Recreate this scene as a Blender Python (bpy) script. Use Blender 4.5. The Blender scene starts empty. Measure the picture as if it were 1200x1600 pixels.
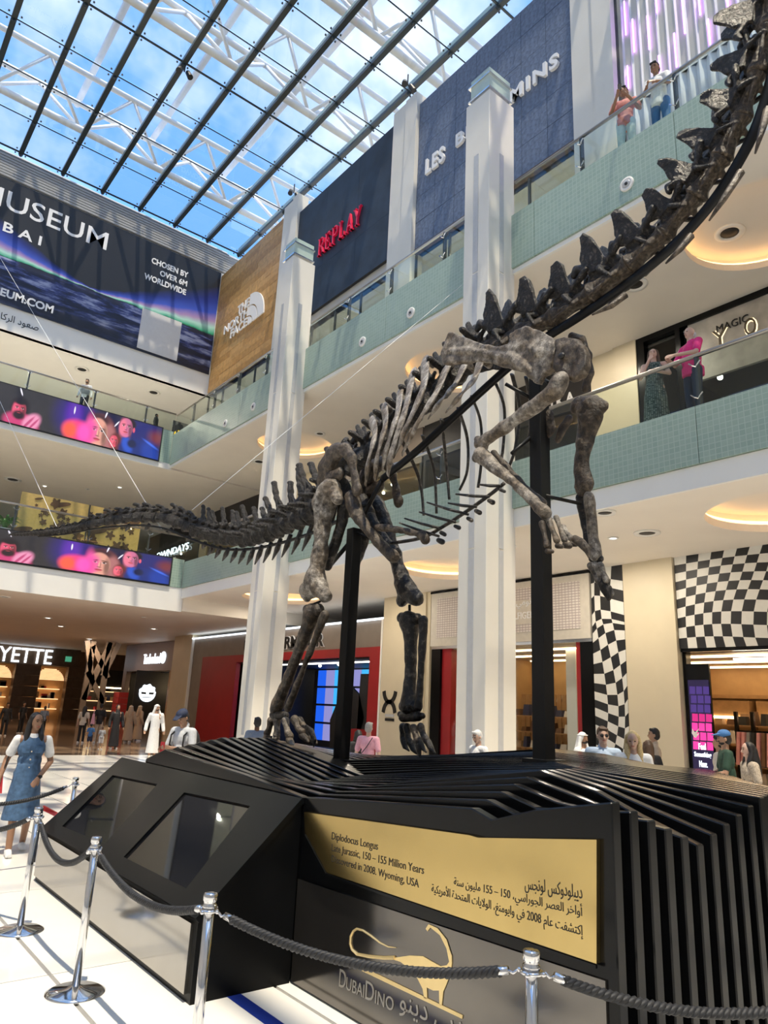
import bpy, bmesh, math, random
import numpy as np
from mathutils import Vector, Matrix
random.seed(7)
SC = bpy.context.scene
COL = SC.collection
V = Vector
PI = math.pi

# ------------------------------------------------------------------ camera
YAW, PIT, ROL, FPX, EYE = math.radians(38.285), math.radians(15.481), math.radians(2.689), 1114.09, 1.85
_F = V((math.sin(YAW)*math.cos(PIT), math.cos(YAW)*math.cos(PIT), math.sin(PIT)))
_R = V((math.cos(YAW), -math.sin(YAW), 0)); _U = _R.cross(_F)
CR = _R*math.cos(ROL) + _U*math.sin(ROL)
CU = -_R*math.sin(ROL) + _U*math.cos(ROL)
CPOS = V((0, 0, EYE))
cam_d = bpy.data.cameras.new('camera'); cam = bpy.data.objects.new('camera', cam_d); COL.objects.link(cam)
cam_d.sensor_fit = 'VERTICAL'; cam_d.sensor_height = 36; cam_d.lens = FPX*36/1600
cam_d.clip_start = 0.05; cam_d.clip_end = 400
m = Matrix((CR, CU, -_F)).transposed().to_4x4(); m.translation = CPOS
cam.matrix_world = m
SC.camera = cam

# ------------------------------------------------------------------ world, sun, exposure
world = bpy.data.worlds.new('sky'); SC.world = world; world.use_nodes = True
nt = world.node_tree; nt.nodes.clear()
def N(nt, t, **k):
    n = nt.nodes.new(t)
    for a, b in k.items():
        if a.startswith('i_'):
            key = a[2:]; key = int(key) if key.isdigit() else key.replace('_', ' ')
            n.inputs[key].default_value = b
        else: setattr(n, a, b)
    return n
tc = N(nt, 'ShaderNodeTexCoord')
no = N(nt, 'ShaderNodeTexNoise', i_Scale=2.4, i_Detail=6.0, i_Roughness=0.6)
nt.links.new(tc.outputs['Generated'], no.inputs['Vector'])
rp = N(nt, 'ShaderNodeValToRGB'); rp.color_ramp.elements[0].position = 0.47; rp.color_ramp.elements[1].position = 0.74
nt.links.new(no.outputs['Fac'], rp.inputs['Fac'])
mx = N(nt, 'ShaderNodeMix', data_type='RGBA'); mx.inputs[6].default_value = (0.13, 0.33, 0.80, 1); mx.inputs[7].default_value = (0.86, 0.93, 1.0, 1)
nt.links.new(rp.outputs['Color'], mx.inputs[0])
bg = N(nt, 'ShaderNodeBackground', i_Strength=1.4)
nt.links.new(mx.outputs[2], bg.inputs['Color'])
wo = N(nt, 'ShaderNodeOutputWorld'); nt.links.new(bg.outputs[0], wo.inputs[0])
sun_d = bpy.data.lights.new('sun', 'SUN'); sun_d.energy = 4.2; sun_d.angle = math.radians(0.6); sun_d.color = (1.0, 0.92, 0.80)
sun = bpy.data.objects.new('sun', sun_d); COL.objects.link(sun)
sun.rotation_euler = V((0.12, 0.27, -1)).to_track_quat('-Z', 'Y').to_euler()
sun.location = (0, 0, 40)
# small area lamps added just below the ceilings to brighten the galleries
def ceiling_fill(x, y, z, w=42., c=(1., .88, .72)):
    d = bpy.data.lights.new('gallery_fill_lamp', 'AREA'); d.shape = 'DISK'; d.size = .22; d.energy = w; d.color = c
    o = bpy.data.objects.new('gallery_fill_lamp', d); COL.objects.link(o); o.location = (x, y, z-.03)
for _y in (2.0, 9.3, 10.9, 19.3, 26.0):
    ceiling_fill(14.6, _y, 5.81); ceiling_fill(14.6, _y, 12.11)
for _x in (-1.0, 4.5, 10.0): ceiling_fill(_x, 33.0, 5.30, 60, (1., .74, .50)); ceiling_fill(_x, 34.0, 12.05, 70); ceiling_fill(_x, 37.0, 17.45, 130)
for _x in (3.0, 9.0, 14.0): ceiling_fill(_x, 46.0, 5.30, 80, (1., .70, .46))
for _y in (6.0, 13.5, 21.5, 29.5): ceiling_fill(15.6, _y, 17.45, 90)
SC.view_settings.view_transform = 'Standard'; SC.view_settings.look = 'None'
SC.view_settings.exposure = 0.60; SC.view_settings.gamma = 1.0; SC.view_settings.use_curve_mapping = False

# ------------------------------------------------------------------ measured points: a sight line met with a real plane of the building
def _ray(px, py): return _F + CR*((px-600)/FPX) - CU*((py-800)/FPX)
def atX(px, py, X): d = _ray(px, py); return CPOS + d*(X/d.x)
def atY(px, py, Y): d = _ray(px, py); return CPOS + d*(Y/d.y)
def atZ(px, py, Z): d = _ray(px, py); return CPOS + d*((Z-EYE)/d.z)

# ------------------------------------------------------------------ materials
MATS = {}
def mat(name, col=(.5,.5,.5), rough=.5, metal=0., var=.06, scale=8., bump=0., emit=0., spec=.5, ecol=None, coat=0.):
    if name in MATS: return MATS[name]
    M = bpy.data.materials.new(name); M.use_nodes = True; t = M.node_tree; b = t.nodes['Principled BSDF']
    b.inputs['Roughness'].default_value = rough; b.inputs['Metallic'].default_value = metal
    b.inputs['Specular IOR Level'].default_value = spec
    if coat: b.inputs['Coat Weight'].default_value = coat; b.inputs['Coat Roughness'].default_value = 0.05
    c = (*col, 1)
    if var > 0:
        tcn = N(t, 'ShaderNodeTexCoord'); nn = N(t, 'ShaderNodeTexNoise', i_Scale=scale, i_Detail=5.0)
        t.links.new(tcn.outputs['Object'], nn.inputs['Vector'])
        mr = N(t, 'ShaderNodeMix', data_type='RGBA')
        mr.inputs[6].default_value = (*[max(0, x*(1-var*2)) for x in col], 1); mr.inputs[7].default_value = (*[min(1, x*(1+var*2)) for x in col], 1)
        t.links.new(nn.outputs['Fac'], mr.inputs[0]); t.links.new(mr.outputs[2], b.inputs['Base Color'])
        if bump:
            bp = N(t, 'ShaderNodeBump', i_Strength=bump, i_Distance=0.02); t.links.new(nn.outputs['Fac'], bp.inputs['Height']); t.links.new(bp.outputs[0], b.inputs['Normal'])
    else: b.inputs['Base Color'].default_value = c
    if emit:
        b.inputs['Emission Color'].default_value = (*(ecol or col), 1); b.inputs['Emission Strength'].default_value = emit
    MATS[name] = M
    return M
def glassmat(name, tint, refl=1.0):
    M = bpy.data.materials.new(name); M.use_nodes = True; t = M.node_tree; t.nodes.clear()
    tr = N(t, 'ShaderNodeBsdfTransparent', i_Color=(*tint, 1)); gl = N(t, 'ShaderNodeBsdfGlossy', i_Roughness=0.0)
    gl.inputs['Color'].default_value = (refl, refl, refl, 1)
    fr = N(t, 'ShaderNodeFresnel', i_IOR=1.45); ms = N(t, 'ShaderNodeMixShader'); ge = N(t, 'ShaderNodeNewGeometry')
    k = N(t, 'ShaderNodeMath', operation='SUBTRACT'); k.inputs[0].default_value = 1.0; t.links.new(ge.outputs['Backfacing'], k.inputs[1])   # the inner face of a pane adds no second mirror
    k2 = N(t, 'ShaderNodeMath', operation='MULTIPLY'); t.links.new(fr.outputs[0], k2.inputs[0]); t.links.new(k.outputs[0], k2.inputs[1])
    t.links.new(k2.outputs[0], ms.inputs[0]); t.links.new(tr.outputs[0], ms.inputs[1]); t.links.new(gl.outputs[0], ms.inputs[2])
    o = N(t, 'ShaderNodeOutputMaterial'); t.links.new(ms.outputs[0], o.inputs[0]); MATS[name] = M
    return M
def gridmat(name, c1, c2, line, sx, sy, axes='YZ', lw=.06, rough=.3, var=.15, bump=.2):
    """small square mosaic: a brick texture read on two object axes"""
    M = bpy.data.materials.new(name); M.use_nodes = True; t = M.node_tree; b = t.nodes['Principled BSDF']
    tcn = N(t, 'ShaderNodeTexCoord'); sp = N(t, 'ShaderNodeSeparateXYZ'); cb = N(t, 'ShaderNodeCombineXYZ')
    t.links.new(tcn.outputs['Object'], sp.inputs[0]); t.links.new(sp.outputs[axes[0]], cb.inputs[0]); t.links.new(sp.outputs[axes[1]], cb.inputs[1])
    br = N(t, 'ShaderNodeTexBrick', offset=0.0, i_Scale=1.0); br.inputs['Color1'].default_value = (*c1, 1); br.inputs['Color2'].default_value = (*c2, 1)
    br.inputs['Mortar'].default_value = (*line, 1); br.inputs['Mortar Size'].default_value = lw*min(sx, sy); br.inputs['Brick Width'].default_value = sx; br.inputs['Row Height'].default_value = sy
    t.links.new(cb.outputs[0], br.inputs['Vector']); t.links.new(br.outputs['Color'], b.inputs['Base Color'])
    b.inputs['Roughness'].default_value = rough
    if bump:
        bp = N(t, 'ShaderNodeBump', i_Strength=bump, i_Distance=0.004, invert=True); t.links.new(br.outputs['Fac'], bp.inputs['Height']); t.links.new(bp.outputs[0], b.inputs['Normal'])
    MATS[name] = M
    return M

mat('white_paint', (.86,.85,.81), .5, var=.02, scale=1.5)
mat('plaster', (.86,.80,.71), .6, var=.03, scale=1.0)
mat('column_stone', (.80,.77,.69), .38, var=.06, scale=.8)
mat('beige_stone', (.66,.58,.42), .42, var=.05, scale=1.2)
mat('grey_stone', (.62,.60,.55), .4, var=.05, scale=1.0)
mat('floor_marble', (.83,.81,.76), .13, var=.05, scale=1.3)
mat('floor_joint', (.30,.29,.27), .5)
mat('floor_brown', (.30,.20,.13), .09, var=.12, scale=.7)
mat('black_satin', (.004,.0044,.005), .19, var=.2, scale=6, spec=.24)
mat('black_matte', (.012,.012,.013), .5, var=.1)
mat('black_steel', (.004,.004,.0045), .45, var=.2, spec=.3)
mat('steel', (.72,.72,.73), .10, metal=1., var=.02)
mat('rail_steel', (.50,.48,.46), .28, metal=1., var=.02)
mat('dark_frame', (.05,.055,.06), .4)
mat('mullion_dark', (.022,.032,.034), .35)
mat('truss_white', (.85,.87,.88), .45, var=.02)
mat('fascia_steel', (.40,.385,.36), .12, metal=1., var=.06, scale=3)
mat('brass', (.80,.56,.20), .24, metal=1., var=.04, scale=14)
mat('gold_logo', (.85,.66,.32), .3, metal=.7)
mat('engraved_black', (.02,.017,.012), .6)
mat('rope_black', (.016,.017,.02), .6, var=.3, scale=60)
mat('letter_white', (.9,.9,.9), .4, var=0)
mat('letter_lit', (.9,.95,1.), .4, var=0, emit=1.6, ecol=(.8,.9,1.))
mat('letter_black', (.01,.01,.01), .4, var=0)
mat('letter_red', (.95,.02,.09), .35, var=0)
mat('red_paint', (.33,.012,.016), .4, var=.08, scale=2)
mat('timber_brown', (.13,.085,.055), .4, var=.2, scale=3)
mat('header_brown', (.24,.20,.165), .45, var=.1, scale=2)
mat('warm_wall', (.50,.32,.15), .55, var=.1, scale=3)
mat('warm_ceiling', (.62,.48,.32), .6, var=.05)
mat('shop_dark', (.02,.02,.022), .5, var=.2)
mat('shop_floor', (.32,.24,.17), .25, var=.1)
mat('shelf_wood', (.40,.24,.11), .5, var=.15)
mat('lamp_warm', (1,.80,.52), .5, var=0, emit=5., ecol=(1,.74,.42))
mat('lamp_white', (1,1,1), .5, var=0, emit=4., ecol=(1,.95,.86))
mat('cove_warm', (1,.72,.42), .5, var=0, emit=1.9, ecol=(1,.62,.28))
mat('downlight_lens', (.3,.28,.25), .2, var=0)
mat('purple_tube', (.8,.4,1.), .4, var=0, emit=2.6, ecol=(.62,.28,.95))
mat('pleat_white', (.74,.75,.80), .4, var=.04, scale=3)
mat('navy_cloth', (.020,.034,.058), .55, var=.5, scale=1.2)
mat('slate_blue', (.13,.17,.26), .5, var=.35, scale=9, bump=.5)
mat('green_leaf', (.08,.22,.04), .5, var=.4, scale=20)
mat('gold_board', (.62,.44,.15), .35, metal=.35, var=.1)
mat('flower_brown', (.10,.055,.025), .5)
mat('strip_glass', (.52,.53,.54), .25, var=.05)
mat('tape_blue', (.012,.03,.22), .4)
mat('red_case', (.5,.03,.03), .5)
glassmat('roof_glass', (.92,.90,.85)); glassmat('rail_glass', (.90,.95,.92)); glassmat('shop_glass', (.93,.95,.94))
gridmat('green_mosaic', (.30,.41,.345), (.345,.455,.385), (.42,.52,.455), .105, .105, lw=.07)
gridmat('green_mosaic_end', (.30,.41,.345), (.345,.455,.385), (.42,.52,.455), .105, .105, axes='XZ', lw=.07)
gridmat('sign_mesh', (.70,.64,.60), (.76,.71,.67), (.42,.36,.34), .11, .075, lw=.14, rough=.6)
gridmat('louvre', (.30,.31,.32), (.33,.34,.35), (.14,.145,.15), 40., .17, axes='XZ', lw=.25, rough=.45)

# ------------------------------------------------------------------ mesh builder
class MB:
    def __init__(s): s.v = []; s.f = []
    def add(s, vs, fs):
        o = len(s.v); s.v += [tuple(p) for p in vs]; s.f += [tuple(i+o for i in f) for f in fs]; return s
    def box(s, x0, x1, y0, y1, z0, z1):
        return s.add([(x,y,z) for z in (z0,z1) for x,y in ((x0,y0),(x1,y0),(x1,y1),(x0,y1))],
                     [(0,3,2,1),(4,5,6,7),(0,1,5,4),(1,2,6,5),(2,3,7,6),(3,0,4,7)])
    def hull(s, bot, top):
        n = len(bot)
        return s.add(list(bot)+list(top), [tuple(range(n-1,-1,-1)), tuple(range(n,2*n))]+[(i,(i+1)%n,n+(i+1)%n,n+i) for i in range(n)])
    def prism(s, poly, o, u, v, d):
        """2-D outline in the frame o,u,v pushed along the vector d"""
        o = V(o); u = V(u); v = V(v); d = V(d)
        a = [o+u*p[0]+v*p[1] for p in poly]
        return s.hull(a, [q+d for q in a])
    def cyl(s, p0, p1, r0, r1=None, n=12):
        return s.tube([p0, p1], [r0, r0 if r1 is None else r1], n)
    def tube(s, path, r, n=8, up=None):
        P = [V(p) for p in path]; R = r if isinstance(r, list) else [r]*len(P)
        vs = []; fs = []; a = None
        for i, p in enumerate(P):
            t = (P[min(i+1,len(P)-1)]-P[max(i-1,0)]).normalized()
            if a is None:
                a = t.orthogonal().normalized() if up is None else V(up)
            a = (a - t*a.dot(t)); a = a.normalized() if a.length > 1e-6 else t.orthogonal().normalized()
            b = t.cross(a)
            rr = R[i]; ra, rb = rr if isinstance(rr, (list, tuple)) else (rr, rr)
            vs += [p + a*(ra*math.cos(2*PI*k/n)) + b*(rb*math.sin(2*PI*k/n)) for k in range(n)]
        m = len(P)
        for i in range(m-1): fs += [(i*n+k, i*n+(k+1)%n, (i+1)*n+(k+1)%n, (i+1)*n+k) for k in range(n)]
        fs += [tuple(range(n-1,-1,-1)), tuple(range((m-1)*n, m*n))]
        return s.add(vs, fs)
    def lathe(s, prof, c, n=20):
        c = V(c); vs = []; fs = []
        for r, z in prof: vs += [c+V((r*math.cos(2*PI*k/n), r*math.sin(2*PI*k/n), z)) for k in range(n)]
        for i in range(len(prof)-1): fs += [(i*n+k, i*n+(k+1)%n, (i+1)*n+(k+1)%n, (i+1)*n+k) for k in range(n)]
        fs += [tuple(range(n-1,-1,-1)), tuple(range((len(prof)-1)*n, len(prof)*n))]
        return s.add(vs, fs)
    def ball(s, c, r, n=10, m=7, rot=None):
        c = V(c); r = r if isinstance(r, (list, tuple)) else (r, r, r); vs = []; fs = []
        for i in range(m+1):
            th = PI*i/m
            for k in range(n):
                q = V((r[0]*math.sin(th)*math.cos(2*PI*k/n), r[1]*math.sin(th)*math.sin(2*PI*k/n), r[2]*math.cos(th)))
                if rot is not None: q = rot @ q
                vs.append(c+q)
        for i in range(m): fs += [(i*n+k, (i+1)*n+k, (i+1)*n+(k+1)%n, i*n+(k+1)%n) for k in range(n)]
        return s.add(vs, fs)
    def cap(s, p0, r0, p1, r1, n=10):
        """tapered capsule"""
        p0 = V(p0); p1 = V(p1); s.ball(p0, r0, n, 6); s.ball(p1, r1, n, 6)
        if (p1-p0).length > 1e-5: s.cyl(p0, p1, r0, r1, n)
        return s
    def chain(s, pts, rs, n=10):
        for i in range(len(pts)-1): s.cap(pts[i], rs[i], pts[i+1], rs[i+1], n)
        return s
    def mesh(s, name):
        me = bpy.data.meshes.new(name); me.from_pydata(s.v, [], s.f); me.update(); return me
    def build(s, name, material, parent=None, smooth=False, bevel=0., fix=True):
        me = s.mesh(name)
        if fix:
            bm = bmesh.new(); bm.from_mesh(me); bmesh.ops.recalc_face_normals(bm, faces=bm.faces)
            if bevel: bmesh.ops.bevel(bm, geom=list(bm.edges), offset=bevel, segments=1, affect='EDGES')
            bm.to_mesh(me); bm.free()
        return put(name, me, material, parent, smooth)
def put(name, me, material, parent=None, smooth=False):
    if material is not None and not me.materials: me.materials.append(MATS[material] if isinstance(material, str) else material)
    if smooth: me.shade_smooth()
    o = bpy.data.objects.new(name, me); COL.objects.link(o)
    if parent is not None: adopt(o, parent)
    return o
ORG = {}
def adopt(o, parent):
    o.parent = parent; o.matrix_parent_inverse = Matrix.Translation(-ORG.get(parent.name, V((0,0,0))))
def tag(o, label=None, cat=None, group=None, kind=None):
    if label: o['label'] = label
    if cat: o['category'] = cat
    if group: o['group'] = group
    if kind: o['kind'] = kind
    return o
def thing(name, label, cat, loc=(0,0,0), group=None, kind=None):
    o = bpy.data.objects.new(name, None); COL.objects.link(o); o.location = loc; o.empty_display_size = .2
    ORG[o.name] = V(loc)
    return tag(o, label, cat, group, kind)
def struct(name, mb, material, label, smooth=False, bevel=0.):
    return tag(mb.build(name, material, None, smooth, bevel), label, None, None, 'structure')
def sroot(name, label, loc=(0,0,0)):
    return thing(name, label, None, loc, None, 'structure')
def box(*a): return MB().box(*a)
def clone(o, parent=None, loc=None, rz=None, label=None):
    """copy of a thing standing at the origin, with its parts and sub-parts"""
    c = o.copy(); COL.objects.link(c)
    if parent is not None: c.parent = parent
    for ch in o.children: clone(ch, c)
    if loc is not None: c.location = loc
    if rz is not None: c.rotation_euler[2] = rz
    if label: c['label'] = label
    return c
TMP = bpy.data.scenes.new('workbench')
def evaluated_mesh(o):
    """mesh of an object after its modifiers, worked out in a scene of its own"""
    TMP.collection.objects.link(o); vl = TMP.view_layers[0]; vl.update(); dg = vl.depsgraph; dg.update()
    me = bpy.data.meshes.new_from_object(o.evaluated_get(dg))
    bpy.data.objects.remove(o); return me
def remesh(mb, name, voxel, smooth=3, disp=0., dscale=6., seed=0., keep=None):
    """one continuous surface out of overlapping solids"""
    me = mb.mesh(name+'_src'); o = bpy.data.objects.new('tmp', me)
    r = o.modifiers.new('r', 'REMESH'); r.mode = 'VOXEL'; r.voxel_size = voxel; r.adaptivity = 0
    if smooth:
        s = o.modifiers.new('s', 'SMOOTH'); s.iterations = smooth; s.factor = .5
    out = evaluated_mesh(o); out.name = name; bpy.data.meshes.remove(me)
    if disp:
        n = len(out.vertices); co = np.empty(n*3, np.float32); no_ = np.empty(n*3, np.float32)
        out.vertices.foreach_get('co', co); out.vertices.foreach_get('normal', no_); co = co.reshape(-1, 3); no_ = no_.reshape(-1, 3)
        rg = np.random.RandomState(int(abs(seed)*10) % 9973+1); d = np.zeros(n, np.float32)
        for i in range(14):
            k = rg.normal(size=3); k *= dscale*(1.6, 3.0, 5.5)[i % 3]/np.linalg.norm(k); d += (.34, .26, .16)[i % 3]*np.sin(co @ k + 1.5*np.sin(co @ rg.normal(size=3)*dscale*.8) + rg.uniform(0, 6.28))
        co += no_*(d*disp*.8)[:, None]; out.vertices.foreach_set('co', co.ravel()); out.update()
    out.shade_smooth()
    return out

# ------------------------------------------------------------------ lettering
_AR = {}
def _ar(iso, chars):
    for c, code, dual in chars: _AR[c] = (code, dual)
_ar(0, [('ا',0xFE8D,0),('أ',0xFE83,0),('إ',0xFE87,0),('ب',0xFE8F,1),('ة',0xFE93,0),('ت',0xFE95,1),('ث',0xFE99,1),('ج',0xFE9D,1),('ح',0xFEA1,1),('خ',0xFEA5,1),('د',0xFEA9,0),('ر',0xFEAD,0),('س',0xFEB1,1),('ش',0xFEB5,1),('ص',0xFEB9,1),('ع',0xFEC9,1),('غ',0xFECD,1),('ف',0xFED1,1),('ق',0xFED5,1),('ك',0xFED9,1),('ل',0xFEDD,1),('م',0xFEE1,1),('ن',0xFEE5,1),('ه',0xFEE9,1),('و',0xFEED,0),('ي',0xFEF1,1)])
def arabic(s):
    out = []; i = 0; prev = False
    while i < len(s):
        c = s[i]; d = s[i+1] if i+1 < len(s) else ''
        if c == 'ل' and d in 'اأ' and d:
            out.append(chr((0xFEFB if d == 'ا' else 0xFEF7) + (1 if prev else 0))); prev = False; i += 2; continue
        if c in _AR:
            code, dual = _AR[c]; nx = d in _AR
            out.append(chr(code + ((3 if prev else 2) if (dual and nx) else (1 if prev else 0)))); prev = bool(dual and nx)
        else: out.append(c); prev = False
        i += 1
    r = ''.join(reversed(out)); res = ''; num = ''
    for c in r:
        if c.isdigit(): num = c + num
        else: res += num + c; num = ''
    return res + num
def letters(name, s, p, u, v, w, h, material, parent=None, depth=.02, bold=0., smooth=False, spacing=1.0, each=True):
    """raised lettering: lower left corner p, reading along u, up along v, fitted to width w and height h"""
    cu = bpy.data.curves.new('t', 'FONT'); cu.body = s; cu.size = 1; cu.offset = bold; cu.resolution_u = 3; cu.space_character = spacing
    me = evaluated_mesh(bpy.data.objects.new('t', cu))
    xs = [q.co.x for q in me.vertices]; ys = [q.co.y for q in me.vertices]
    if not xs: return None
    x0, x1, y0, y1 = min(xs), max(xs), min(ys), max(ys); sx = w/(x1-x0); sy = (h/(y1-y0)) if h else sx
    bm = bmesh.new(); bm.from_mesh(me); bmesh.ops.remove_doubles(bm, verts=bm.verts, dist=1e-5)
    if depth:
        r = bmesh.ops.extrude_face_region(bm, geom=list(bm.faces))
        for q in r['geom']:
            if isinstance(q, bmesh.types.BMVert): q.co.z = 1.0
    p = V(p); u = V(u); v = V(v); nn = u.cross(v).normalized()
    for q in bm.verts: q.co = p + u*((q.co.x-x0)*sx) + v*((q.co.y-y0)*sy) + nn*(q.co.z*depth)
    bmesh.ops.recalc_face_normals(bm, faces=bm.faces)
    if not each or len(s.strip()) < 2:
        bm.to_mesh(me); bm.free(); me.name = name; me.materials.clear()
        return put(name, me, material, parent)
    # one object for each character: loose islands whose spans along the line overlap belong together
    todo = set(bm.faces); isl = []
    while todo:
        st = [todo.pop()]; fs = list(st)
        while st:
            f = st.pop()
            for e in f.edges:
                for g in e.link_faces:
                    if g in todo: todo.discard(g); st.append(g); fs.append(g)
        us = [(q.co-p).dot(u) for f in fs for q in f.verts]; isl.append([min(us), max(us), fs])
    isl.sort(key=lambda q: q[0]); out = []
    for a, b, fs in isl:
        if out and min(b, out[-1][1])-a > .5*min(b-a, out[-1][1]-out[-1][0]): out[-1][1] = max(b, out[-1][1]); out[-1][2] += fs
        else: out.append([a, b, fs])
    for a, b, fs in out:
        vi = {}; vs = []; ff = []
        for f in fs:
            t = []
            for q in f.verts:
                if q not in vi: vi[q] = len(vs); vs.append(tuple(q.co))
                t.append(vi[q])
            ff.append(t)
        m2 = bpy.data.meshes.new(name); m2.from_pydata(vs, [], ff); m2.update()
        o = put(name, m2, material, parent)
    bm.free(); bpy.data.meshes.remove(me)
    return o
RU, RV = (0,-1,0), (0,0,1)      # reading frame on the right-hand facade
FU, FV = (1,0,0), (0,0,1)       # reading frame on the far facade
# ================================================================== THE BUILDING
XE, XS, XP = 11.5, 16.5, 14.0           # gallery edge, shop fronts, upper wall panels
YF1, YF2, YAD = 27.5, 30.6, 33.3        # far gallery edges (first, second level), far upper wall
G1B, G1T, H1 = 6.21, 7.28, 8.29
G2B, G2T, H2 = 12.22, 13.70, 14.70
C0, C1, C2 = 5.81, 12.11, 17.45         # ceilings
CF0, CF1 = 5.30, 12.05
L1F, L2F = 7.22, 13.60
ROOF = 26.35

# ---- floor: bright slabs in the atrium, brown polished floor beyond
fl = sroot('floor', 'white polished stone floor of the atrium')
box(-14, 24, -14, 62, -.30, -.012).build('floor_base', 'floor_joint', fl)
tx, ty = 1.2, 2.4
tile = box(.015, tx-.015, .006, ty-.006, -.012, 0).mesh('floor_slab'); tile.materials.append(MATS['floor_marble'])
xs = [1.78+tx*k for k in range(-3, 9)]; ys = [24.9-ty*k for k in range(1, 11)]
for x in xs:
    for y in ys:
        o = put('floor_slab', tile, None, fl); o.location = (x, y, 0)
w = MB(); x0, x1, y1 = xs[0], xs[-1]+tx, ys[-1]
w.box(-14, x0, -14, 24.9, -.012, 0).box(x1, 24, -14, 24.9, -.012, 0).box(x0, x1, -14, y1, -.012, 0)
w.build('floor_surround', 'floor_marble', fl)
box(-14, 24, 24.9, 62, -.012, 0).build('floor_brown', 'floor_brown', fl)

def holed_ceiling(name, x0, x1, y0, y1, z, holes, material, label):
    """ceiling sheet with round recesses"""
    bm = bmesh.new(); E = []
    def loop(pts):
        vs = [bm.verts.new(p) for p in pts]; E.extend(bm.edges.new((vs[i], vs[(i+1)%len(vs)])) for i in range(len(vs)))
    loop([(x0,y0,z),(x1,y0,z),(x1,y1,z),(x0,y1,z)])
    for cx, cy, r in holes: loop([(cx+r*math.cos(2*PI*k/40), cy+r*math.sin(2*PI*k/40), z) for k in range(40)])
    bmesh.ops.triangle_fill(bm, edges=E, use_beauty=True, normal=(0,0,-1))
    me = bpy.data.meshes.new(name); bm.to_mesh(me); bm.free()
    root = sroot(name, label); put('ceiling_sheet', me, material, root)
    for cx, cy, r in holes:
        rc = MB()
        n = 40
        ring = lambda rr, zz: [(cx+rr*math.cos(2*PI*k/n), cy+rr*math.sin(2*PI*k/n), zz) for k in range(n)]
        rc.add(ring(r, z)+ring(r, z+.16)+ring(r+.22, z+.16)+ring(r+.22, z+.42),
               [(i*n+k, i*n+(k+1)%n, (i+1)*n+(k+1)%n, (i+1)*n+k) for i in range(3) for k in range(n)])
        q = rc.build('recess_rim', material, root, fix=False)
        MB().add(ring(r+.22, z+.42), [tuple(range(n))]).build('recess_disc', material, root, fix=False)
        cv = MB().tube([(cx+(r+.10)*math.cos(2*PI*k/n), cy+(r+.10)*math.sin(2*PI*k/n), z+.215) for k in range(n+1)], .045, 6)
        cv.build('cove_tube', 'cove_warm', root, fix=False)
    return root
rings = [(14.1, 5.35, 1.55), (14.1, 14.65, 1.55), (14.1, 23.95, 1.55)]
holed_ceiling('ceiling_ground_gallery', XE+.06, 24, -14, YF1, C0, rings, 'plaster', 'cream plaster ceiling over the ground floor shops with glowing round recesses')
holed_ceiling('ceiling_upper_gallery', XE+.06, 24, -14, YF2, C1, rings, 'plaster', 'cream plaster ceiling under the second level gallery with glowing round recesses')
struct('ceiling_far_ground', box(-14, 24, YF1+.06, 62, CF0, CF0+.12), 'plaster', 'low plaster ceiling over the far ground floor passage')
struct('ceiling_far_gallery', box(-14, 24, YF2+.06, 50, CF1, CF1+.12), 'plaster', 'plaster ceiling under the far second level gallery')
struct('ceiling_top_passage', box(-14, 24, YAD+.05, 50, C2, C2+.15), 'white_paint', 'white ceiling of the top passage behind the far wall')
struct('ceiling_top_shops', box(XP+.12, 24, -14, YAD, C2, C2+.15), 'white_paint', 'white ceiling behind the upper wall panels')
struct('floor_first_gallery', box(XE+.06, 24, -14, YF1, C0+.7, L1F).box(-14, 24, YF1+.06, 50, CF0+.6, L1F), 'grey_stone', 'first level gallery slab')
struct('floor_second_gallery', box(XE+.06, 24, -14, YF2, C1+.7, L2F).box(-14, 24, YF2+.06, 50, CF1+.6, L2F), 'grey_stone', 'second level gallery slab')
# white fascia boards under the mosaic bands
struct('trim_1', box(XE, XE+.08, -14, YF1, C0-.02, G1B-.01), 'white_paint', 'white fascia under the lower mosaic band')
struct('trim_2', box(XE, XE+.08, -14, YF2, C1-.02, G2B-.01), 'white_paint', 'white fascia under the upper mosaic band')
struct('trim_3', box(-14, XE+.08, YF1, YF1+.10, CF0-.04, G1B-.01), 'white_paint', 'white fascia under the lower long screen')
struct('trim_4', box(-14, XE+.08, YF2, YF2+.10, CF1-.04, G2B+.06), 'white_paint', 'white fascia under the upper long screen')

struct('trim_10', box(XE+.09, 24, YF1+.0, YF1+.06, CF0, C0+.02), 'plaster', 'ceiling drop between the ground gallery and the far passage')
# ---- outer shell, behind and beside the camera
struct('wall_back', box(-14.3, 24, -14.3, -14, 0, 24), 'plaster', 'pale wall behind the viewer')
struct('wall_left', box(-14.3, -14, -14, 62, 0, 24), 'plaster', 'pale wall on the left of the atrium')
struct('wall_outer', box(24, 24.3, -14, 62, 0, 26.3), 'plaster', 'outer wall behind the shops')
struct('wall_passage_end', box(-14, 24, 50, 50.2, L1F, C2), 'white_paint', 'pale end wall of the far upper passages')
struct('wall_far_shops', MB().box(-14, 24, 62, 62.2, 0, CF0), 'timber_brown', 'end wall behind the far shops')

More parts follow.
